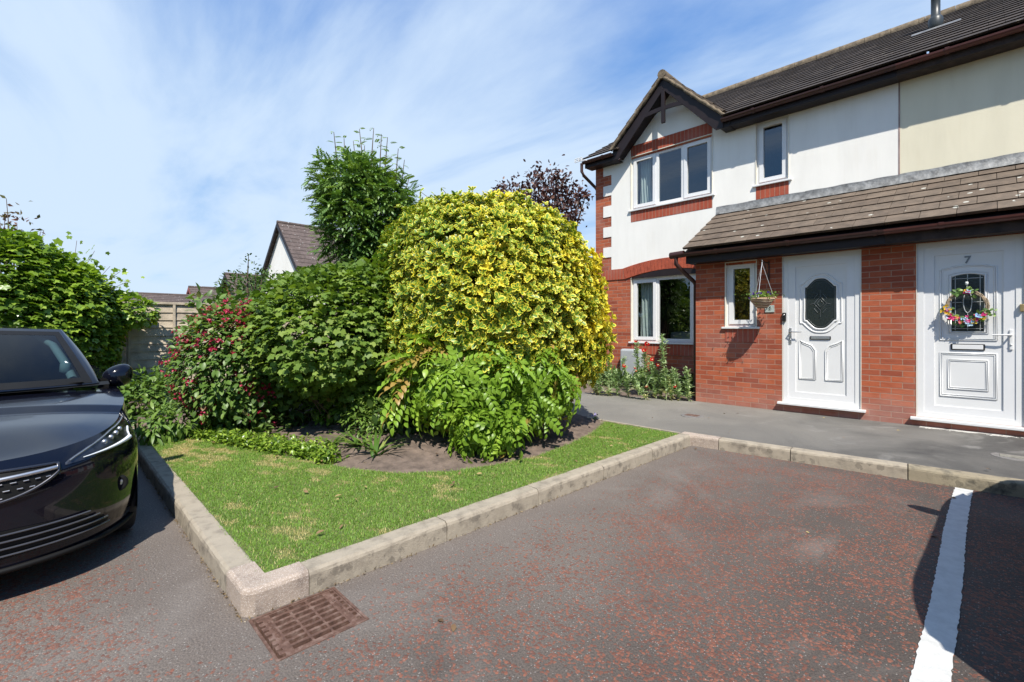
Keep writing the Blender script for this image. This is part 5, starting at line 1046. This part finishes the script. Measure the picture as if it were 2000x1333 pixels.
def build_car(name, label, cat, group):
    c = thing(name, label, cat, (0, 0, 0), group)
    m_ = MB(); m_.grid(lambda a, b: skin(-2+4*a, b), 160, 26)
    m_.grid(lambda a, b: (lambda p, q: (p[0]*(1-0)+0, p[1]*(1-2*b), .17))(skin(2*a, 0), 0), 60, 2)
    # tail
    pt = skin(2, 0)[0]; m_.grid(lambda a, b: (skin(2, b)[0]-.16*math.sin(b*2.4)*(1-(2*a-1)**4), skin(2, b)[1]*(1-2*a), skin(2, b)[2]), 20, 14)
    body = m_.build('body', PAINT, c)
    m_ = MB()
    def hood(a, b):
        s_ = a; u0, v0 = plan(s_); e0 = skin(s_, 1.); u = -e0[0]; f = 1-2*b; edge = 1-f*f
        uu = u; return (e0[0], e0[1]*f, belt(plan(s_)[0])+.055*sm(0, .8, edge)*sm(-.02, .5, a)+.012*sm(.55, .8, abs(f))*(1-sm(.9, 1, abs(f))))
    # bonnet from nose line to cowl
    def hood2(a, b):
        f = 1-2*b; ua = .09+(1.22-.09)*a**1.15
        # widest v on the belt line at this u
        lo, hi = 0., 1.3
        for _ in range(22):
            mi = (lo+hi)/2
            if -skin(mi, 1.)[0] < ua: lo = mi
            else: hi = mi
        e0 = skin(lo, 1.); vv = e0[1]*f; lead = .10*abs(f)**3*(1-a)
        return (-(ua), vv, e0[2]+.055*(1-abs(f)**2.6)*sm(0, .45, a)+.02*(1-a)*0)
    m_.grid(hood2, 34, 34); m_.grid(lambda a, b: (lambda p: (-(p-.0), skin(1+(p-.62)/(4.05-.92), 1.)[1]*(1-2*b), belt(p)-.02*a+.055*(1-abs(1-2*b)**2.6)*(1-sm(.0, .3, a))))(1.22+(3.7-1.22)*a), 24, 24)
    m_.build('bonnet', PAINT, body)
    # shut line
    m_ = MB(); m_.tube([(lambda q: (q[0]+.004, q[1], q[2]-.012))(skin(s_, 1.)) for s_ in np.linspace(-.72, .72, 60)], .0045, 5); m_.build('bonnet_seam', SAT, body)
    # greenhouse
    def cab(s_, h_, off=0.):   # s -1..1 front half around, |s|<=1 windscreen, 1..2 side, 2..3 rear
        sg = -1 if s_ < 0 else 1; a = abs(s_)
        wb, wt = .74+off, .545+off
        if a <= 1: vb, vt = wb*a, wt*a; ub, ut = 1.10+.22*a**2.2, 1.92+.10*a**2.2
        elif a <= 2: k = a-1; vb = wb*(1+.04*math.sin(k*3.1)-.06*k); vt = wt*(1+.05*math.sin(k*3.1)-.04*k); ub, ut = 1.32+(3.85-1.32)*k, 2.02+(3.45-2.02)*k
        else: k = a-2; vb, vt = wb*.94*(1-k), wt*.96*(1-k); ub, ut = 3.85+.12*k, 3.45+.12*k
        q = h_**1.08; bow = .045*math.sin(h_*math.pi); zb_ = (.965+.0*a) if a > 1 else .955-.0*a
        zt_ = 1.375-.02*a if a <= 1 else 1.355-.03*max(0, a-1.5)
        return (-(ub+(ut-ub)*q)+(bow*.6 if a < 1 else 0)+off*.5*(a < 1), sg*(vb+(vt-vb)*q+bow*.35*(a >= 1)), zb_+(zt_-zb_)*h_)
    ws = lambda s_, h_: abs(s_) < .92 and .07 < h_ < .93
    sw = lambda s_, h_: 1.14 < abs(s_) < 1.82 and .10 < h_ < .86 and h_ < (abs(s_)-1.04)*5 and not 1.47 < abs(s_) < 1.51
    m_ = MB(); g_ = MB(); g2 = MB(); nu, nv_ = 300, 42
    m_.grid(lambda a, b: cab(-3+6*a, b), nu, nv_, pred=lambda a, b: not ws(-3+6*a, b) and not sw(-3+6*a, b)); g_.grid(lambda a, b: cab(-3+6*a, b), nu, nv_, pred=lambda a, b: ws(-3+6*a, b)); g2.grid(lambda a, b: cab(-3+6*a, b), nu, nv_, pred=lambda a, b: sw(-3+6*a, b))
    def roof(a, b):
        s_ = 1+a if a <= 1 else 2
        k = a; p = cab(1+k, 1.); f = 1-2*b; return (p[0], p[1]*f, p[2]+.035*(1-f*f)*(.4+.6*math.sin(k*3.0)))
    m_.grid(roof, 24, 16)
    fr4 = cab(1, 1.); m_.grid(lambda a, b: (lambda p, q: (p[0]*(1-b)+q[0]*b, p[1]*(1-b)+q[1]*b, p[2]*(1-b)+q[2]*b))(cab(-1+2*a, 1.), roof(0, 1-a)), 24, 3)
    m_.build('cabin_shell', PAINT, body); wsn = g_.build('windscreen', CGL, body); g2.build('side_windows', CGL, body)
    # black border of the windscreen
    m_ = MB(); m_.grid(lambda a, b: cab(-1+2*a, b, .003), 120, 42, pred=lambda a, b: (abs(-1+2*a) < .95 and .02 < b < .96) and not (abs(-1+2*a) < .88 and .13 < b < .88)); m_.build('border', SAT, wsn)
    # interior
    m_ = MB(); m_.box(-3.3, -1.5, -.62, .62, .4, .93); m_.box(-1.75, -1.32, -.6, .6, .85, .955); m_.build('interior', SAT, body, bevel=.03)
    for sy in (-1, 1):
        q = MB(); q.tube([(-1.42, sy*.60, .985), (-1.64, sy*.555, 1.11), (-1.86, sy*.495, 1.23), (-1.99, sy*.40, 1.30)], [.028, .028, .026, .016], 8); q.lathe([(0, .05), (.03, .03), (.035, -.03), (0, -.05)], (-1.5, sy*.56, 1.07), n=8); q.build('pillar_trim', PAL, body)
        q = MB(); q.box(-2.5, -2.3, sy*.36-.2, sy*.36+.2, .6, 1.12); q.build('seat', SAT, body, bevel=.06)
    m_ = MB()
    for sy in (-.55, .15): m_.tube([(-1.17, sy, .955), (-1.27, sy+.5, .975)], .008, 5); m_.tube([(-1.13, sy, .945), (-1.20, sy+.08, .96), (-1.24, sy+.12, .965)], .012, 5)
    m_.build('wiper', SAT, body)
    m_ = MB(); m_.grid(lambda a, b: (-1.10-.10*b-.22*abs(2*a-1)**2.2+.0, .80*(2*a-1), .955+.004*b-.012*(1-b)), 30, 2); m_.build('cowl', SAT, body)
    # mirrors
    for sy in (-1, 1):
        q = MB()
        def el(a, b):
            th_, ph_ = a*2*math.pi, b*math.pi; x = math.cos(ph_); r_ = math.sin(ph_)**.8
            return (-1.62+.07*r_*math.cos(th_)*(1.2 if math.cos(th_) > 0 else .5), sy*(.872+.098*x), .98+.09*r_*math.sin(th_)*(1+.15*x)+.012*x)
        q.grid(el, 28, 18); mi = q.build('mirror', PAINT, c)
        q = MB(); q.tube([(-1.58, sy*.78, .925), (-1.60, sy*.80, .93), (-1.62, sy*.84, .94)], [.05, .04, .04], 8); q.build('mirror_foot', SAT, mi)
    # patches on the nose: map (s,z) boxes with offset
    def patch(s0, s1, zf0, zf1, off, nu=40, nv=6): 
        q = MB(); q.grid(lambda a, b: (lambda s_: skin(s_, kz(s_, zf0(a)+(zf1(a)-zf0(a))*b), off))(s0+(s1-s0)*a), nu, nv); return q
    # upper grille
    gz0 = lambda a: .505+.11*abs(2*a-1)**2.5; gz1 = lambda a: .665-.01*abs(2*a-1)
    q = patch(-.26, .26, gz0, gz1, .004, 60, 6); gr = q.build('grille', SAT, body)
    q = MB(); ring = [(-.26+.52*a, gz0(a)) for a in np.linspace(0, 1, 40)]+[(.26-.52*a, gz1(a)) for a in np.linspace(0, 1, 40)]
    q.tube([skin(s_, kz(s_, z_), .008) for s_, z_ in ring], .009, 6, closed=True); q.build('grille_surround', M('dark chrome', (.10, .10, .11), .3, .1, metal=.9), gr)
    q = MB(); q.tube([skin(s_, kz(s_, .638-.02*(1-abs(s_)/.26)), .014) for s_ in np.linspace(-.25, .25, 40)], .011, 6); q.build('chrome_bar', CHROME, gr)
    q = MB()
    for r_ in range(4):
        for k in range(19):
            s_ = -.27+k*.03+(.015 if r_ % 2 else 0); z_ = .655-.01-.034*r_-.01*(r_ > 0)
            if abs(s_) < .25 and z_ > gz0((s_+.26)/.52)+.012 and not abs(z_-.635) < .012: q.tube([skin(s_-.007, kz(s_, z_), .009), skin(s_+.007, kz(s_, z_), .009)], .0035, 5)
    q.build('grille_studs', CHROME, gr)
    # lower grille
    q = patch(-.50, .50, lambda a: .225+.03*abs(2*a-1), lambda a: .375-.10*abs(2*a-1)**3, .004, 60, 6); lg = q.build('lower_grille', SAT, body)
    q = MB()
    for z_ in (.25, .285, .32, .355):
        lim = .5*(1-(max(0, z_-.27)/.12)*.35); q.tube([skin(s_, kz(s_, z_+0.), .012) for s_ in np.linspace(-lim, lim, 60)], .006, 5)
    q.build('grille_bars', M('gloss bar', (.05, .05, .055), .2, .1, coat=1.), lg)
    q = MB(); q.tube([skin(s_, .01, .01) for s_ in np.linspace(-.8, .8, 60)], .014, 6); q.build('front_lip', SAT, body)
    for sy in (-1, 1):
        # headlamp: long wedge sweeping back round the corner
        h0 = lambda a: .635+.035*a+.0; h1 = lambda a: .645+.16*a**.7
        q = patch(sy*.29, sy*.86, lambda a: h0(a)-.0, lambda a: min(h1(a), belt(plan(.29+.57*a)[0])-.008), .001, 30, 6); hl = q.build('headlight', M('lamp housing', (.16, .16, .17), .3, .6, 22., metal=.7), c)
        q = patch(sy*.29, sy*.86, lambda a: h0(a)-.0, lambda a: min(h1(a), belt(plan(.29+.57*a)[0])-.008), .010, 30, 6); q.build('lens', LAMP, hl)
        q = MB(); q.tube([skin(sy*s_, kz(s_, h0((s_-.29)/.57)+.014), .008) for s_ in np.linspace(.36, .74, 20)], [.003+.011*i/19 for i in range(20)], 6); q.tube([skin(sy*s_, kz(s_, h0((s_-.29)/.57)+.014+dz), .008) for s_, dz in ((.74, 0), (.755, .03), (.80, .045))], .007, 6); q.build('light_guide', DRL, hl); q = MB(); q.tube([skin(sy*(.29+.57*a), kz(.29+.57*a, min(h1(a), belt(plan(.29+.57*a)[0])-.008)), .011) for a in np.linspace(.02, 1, 24)], .0035, 5); q.build('lamp_edge', CHROME, hl)
        q = MB()
        for k in range(4): p_ = skin(sy*(.50+.06*k), kz(.50+.06*k, .695+.012*k), .004); q.lathe([(0, .004), (.014, .002), (.016, -.008)], p_, axis='x', n=10)
        q.build('reflector', CHROME, hl)
        q = MB(); p_ = skin(sy*.58, kz(.58, .435), -.008); q.lathe([(0, -.012), (.03, -.012), (.046, .0), (.052, -.02)], p_, axis='x', n=18); fg = q.build('fog_light', SAT, c); q = MB(); q.lathe([(0, .004), (.018, .002), (.026, -.006)], (p_[0]-.004, p_[1], p_[2]+.005), axis='x', n=14); q.build('fog_lens', M('fog lens', (.4, .42, .44), .15, .2, metal=.6), fg)
    # arches and wheels
    for ux in (.80, 3.32):
        for sy in (-1, 1):
            q = MB(); vv = .845; n_ = 20; q.add([(-ux+.355*math.cos(t_), sy*.876, .31+.34*math.sin(t_)) for t_ in np.linspace(-.3, math.pi+.3, n_)]+[(-ux, sy*.876, .21)], [tuple(range(n_+1)) if sy > 0 else tuple(range(n_, -1, -1))]); q.build('wheel_arch', SAT, body)
            q = MB(); q.lathe([(.19, .875), (.215, .88), (.30, .88), (.315, .865), (.315, .70), (.19, .70)], (-ux, 0, .315), axis='y', n=32)
            if sy < 0: q.v = [(x, -y, z) for x, y, z in q.v]; q.f = [f[::-1] for f in q.f]
            wh = q.build('wheel', TYRE, c); q = MB(); q.lathe([(.21, .876), (.19, .865), (.185, .86), (.03, .87), (0, .875)], (-ux, 0, .315), axis='y', n=20)
            for k in range(5):
                a = k*2*math.pi/5; q.prism([(-ux+.02*math.cos(a+1.57), .878, .315+.02*math.sin(a+1.57)), (-ux-.02*math.cos(a+1.57), .878, .315-.02*math.sin(a+1.57)), (-ux+.195*math.cos(a-.12), .873, .315+.195*math.sin(a-.12)), (-ux+.195*math.cos(a+.12), .873, .315+.195*math.sin(a+.12))], (0, -.03, 0))
            if sy < 0: q.v = [(x, -y, z) for x, y, z in q.v]; q.f = [f[::-1] for f in q.f]
            q.build('rim', ALU, wh)
    return c
def kids(o): return [x for x in bpy.data.objects if x.parent == o]
def copy_tree(o, parent=None):
    c = o.copy(); C.objects.link(c); c.parent = parent
    for ch in kids(o): copy_tree(ch, c)
    return c
car = build_car('parked_car', 'glossy black hatchback parked nose out along the kerb at the left edge', 'car', None)
car2 = copy_tree(car); car2['label'] = 'black hatchback parked just outside the right edge whose shadow crosses the white line'
car.location = (-3.38, -.47, 0)
car2.location = (1.34, 5.5, 0); car2.rotation_euler = (0, 0, R(90)); car2.scale = (.88, 1.1, 1.24)
for k_ in kids(car2):
    if k_.name.startswith('mirror'): k_.scale = (1, .97, 1)
# ------------------------------------------------------------------ background houses and planting
def far_house(name, label, apex, half, length, eave_z, wall, roofm, fascia, cat='house'):
    ax, ay, az_ = apex; e_ = thing(name, label, cat, (ax, ay, 0))
    m_ = MB(); m_.prism([(ax-half, ay, -.3), (ax+half, ay, -.3), (ax+half, ay, eave_z), (ax, ay, az_), (ax-half, ay, eave_z)], (0, length, 0)); m_.build('wall', wall, e_)
    m_ = MB(); sl_ = (az_-eave_z)/half
    for s_ in (-1, 1):
        b = Vector((ax+s_*(half+.25), ay-.2, eave_z-.25*sl_+.05)); tiles(m_, b, (0, 1, 0), (-s_*(half+.25), 0, (half+.25)*sl_), length+.4, math.hypot(half+.25, (half+.25)*sl_), .33, .33, .04)
    rf = m_.build('roof', roofm, e_, rnd=True)
    m_ = MB(); m_.tube([(ax, ay-.22, az_+.08), (ax, ay+length+.2, az_+.08)], .1, 8); m_.build('ridge', roofm, rf)
    m_ = MB()
    for s_ in (-1, 1):
        m_.prism([(ax, ay-.24, az_+.06), (ax+s_*(half+.25), ay-.24, eave_z-.25*sl_+.06), (ax+s_*(half+.25), ay-.24, eave_z-.25*sl_-.16), (ax, ay-.24, az_-.16)], (0, .03, 0))
    m_.build('bargeboard', fascia, e_); return e_
far_house('white_house', 'white gabled house with a brown tiled roof seen over the shrubs beside the dark tree', (-26.4, 8.8, 6.85), 3.4, 13, 3.6, WR, TILEG, BRN)
p = D(375, 563, 34); far_house('white_house', 'small distant white gable with red bargeboards just over the fence', (p[0], p[1], p[2]), 3.0, 12, 2.2, WR, TILEG, M('red paint', (.22, .05, .04), .6, .2))
e_ = far_house('low_garage', 'long low distant building with a flat brown roof edge over the bare fence panel', (-38, 3.2, 3.45), 3.2, 8.0, 2.2, BRY, TILEG, BRN, 'building')
p = D(447, 545, 27); far_house('brick_house', 'distant red brick house mostly hidden by a bushy tree', (p[0], p[1], 4.35), 2.6, 9, 2.6, BRY, TILEG, BRN)
p = D(1152, 497, 24); far_house('grey_roof_house', 'sliver of a grey roofed house between the bush and the brick corner', (p[0]-1.2, p[1], p[2]), 2.2, 9, 3.2, BRY, TILED, BRN)
def bgtree(name, label, base, c, rad, n_, mat, size, seed, tpl=LEAF8, k=.25):
    e_ = thing(name, label, 'tree', base, 'trees beyond the fence'); p, nn = blob(n_, c, rad, seed, k, .5, 0., 2.); scatter('crown', tpl, p, frames(nn+unit(len(p))*.7, unit(len(p))*.5+[0, 0, 1.]), rng.uniform(size[0], size[1], len(p)), mat, e_); stems('trunk', base, [tuple(p[i]) for i in rng.choice(len(p), 14)], e_, .09, .01); return e_
x, y, z = D(475, 565, 17); bgtree('bushy_tree', 'bushy dark green tree in front of the distant red brick house', (x, y, 0), (x, y, 2.1), (1.0, 1.0, 1.25), 1700, DRK, (.10, .18), 71)
x, y, z = D(490, 520, 15.5); bgtree('bushy_tree', 'slim loose tree top left of the white gable', (x, y, 0), (x, y, 2.5), (.5, .5, 1.15), 420, DRK, (.08, .13), 72, k=.4)
x, y, z = D(520, 560, 19); bgtree('bushy_tree', 'dark tree at the foot of the white gable wall', (x, y, 0), (x, y, 2.3), (.9, .9, 1.5), 1200, DRK, (.12, .2), 73)
# tall hedge and houses across the road, behind the camera
for i, (x, y, r_) in enumerate(((-16, -12, 3.2), (-10.5, -14, 3.6), (-5, -14.5, 3.4), (.5, -15, 3.6), (6.5, -14, 3.4), (12, -10, 3.4), (14, -4, 3.2), (15, 2.5, 3.2))):
    e_ = thing('roadside_tree', ['dense', 'broad', 'round', 'full', 'spreading', 'stout', 'leafy', 'low'][i]+' green tree across the road behind the viewpoint', 'tree', (x, y, 0), 'trees across the road'); p, nn = blob(1500, (x, y, r_*.62), (r_, r_, r_*.75), 80+i, .2, .35, 0.1); scatter('crown', LEAF8, p, frames(nn+unit(len(p))*.7, unit(len(p))*.5+[0, 0, 1.]), rng.uniform(.45, .75, len(p)), DRK, e_); stems('trunk', (x, y, 0), [tuple(p[i]) for i in rng.choice(len(p), 8)], e_, .16, .02)
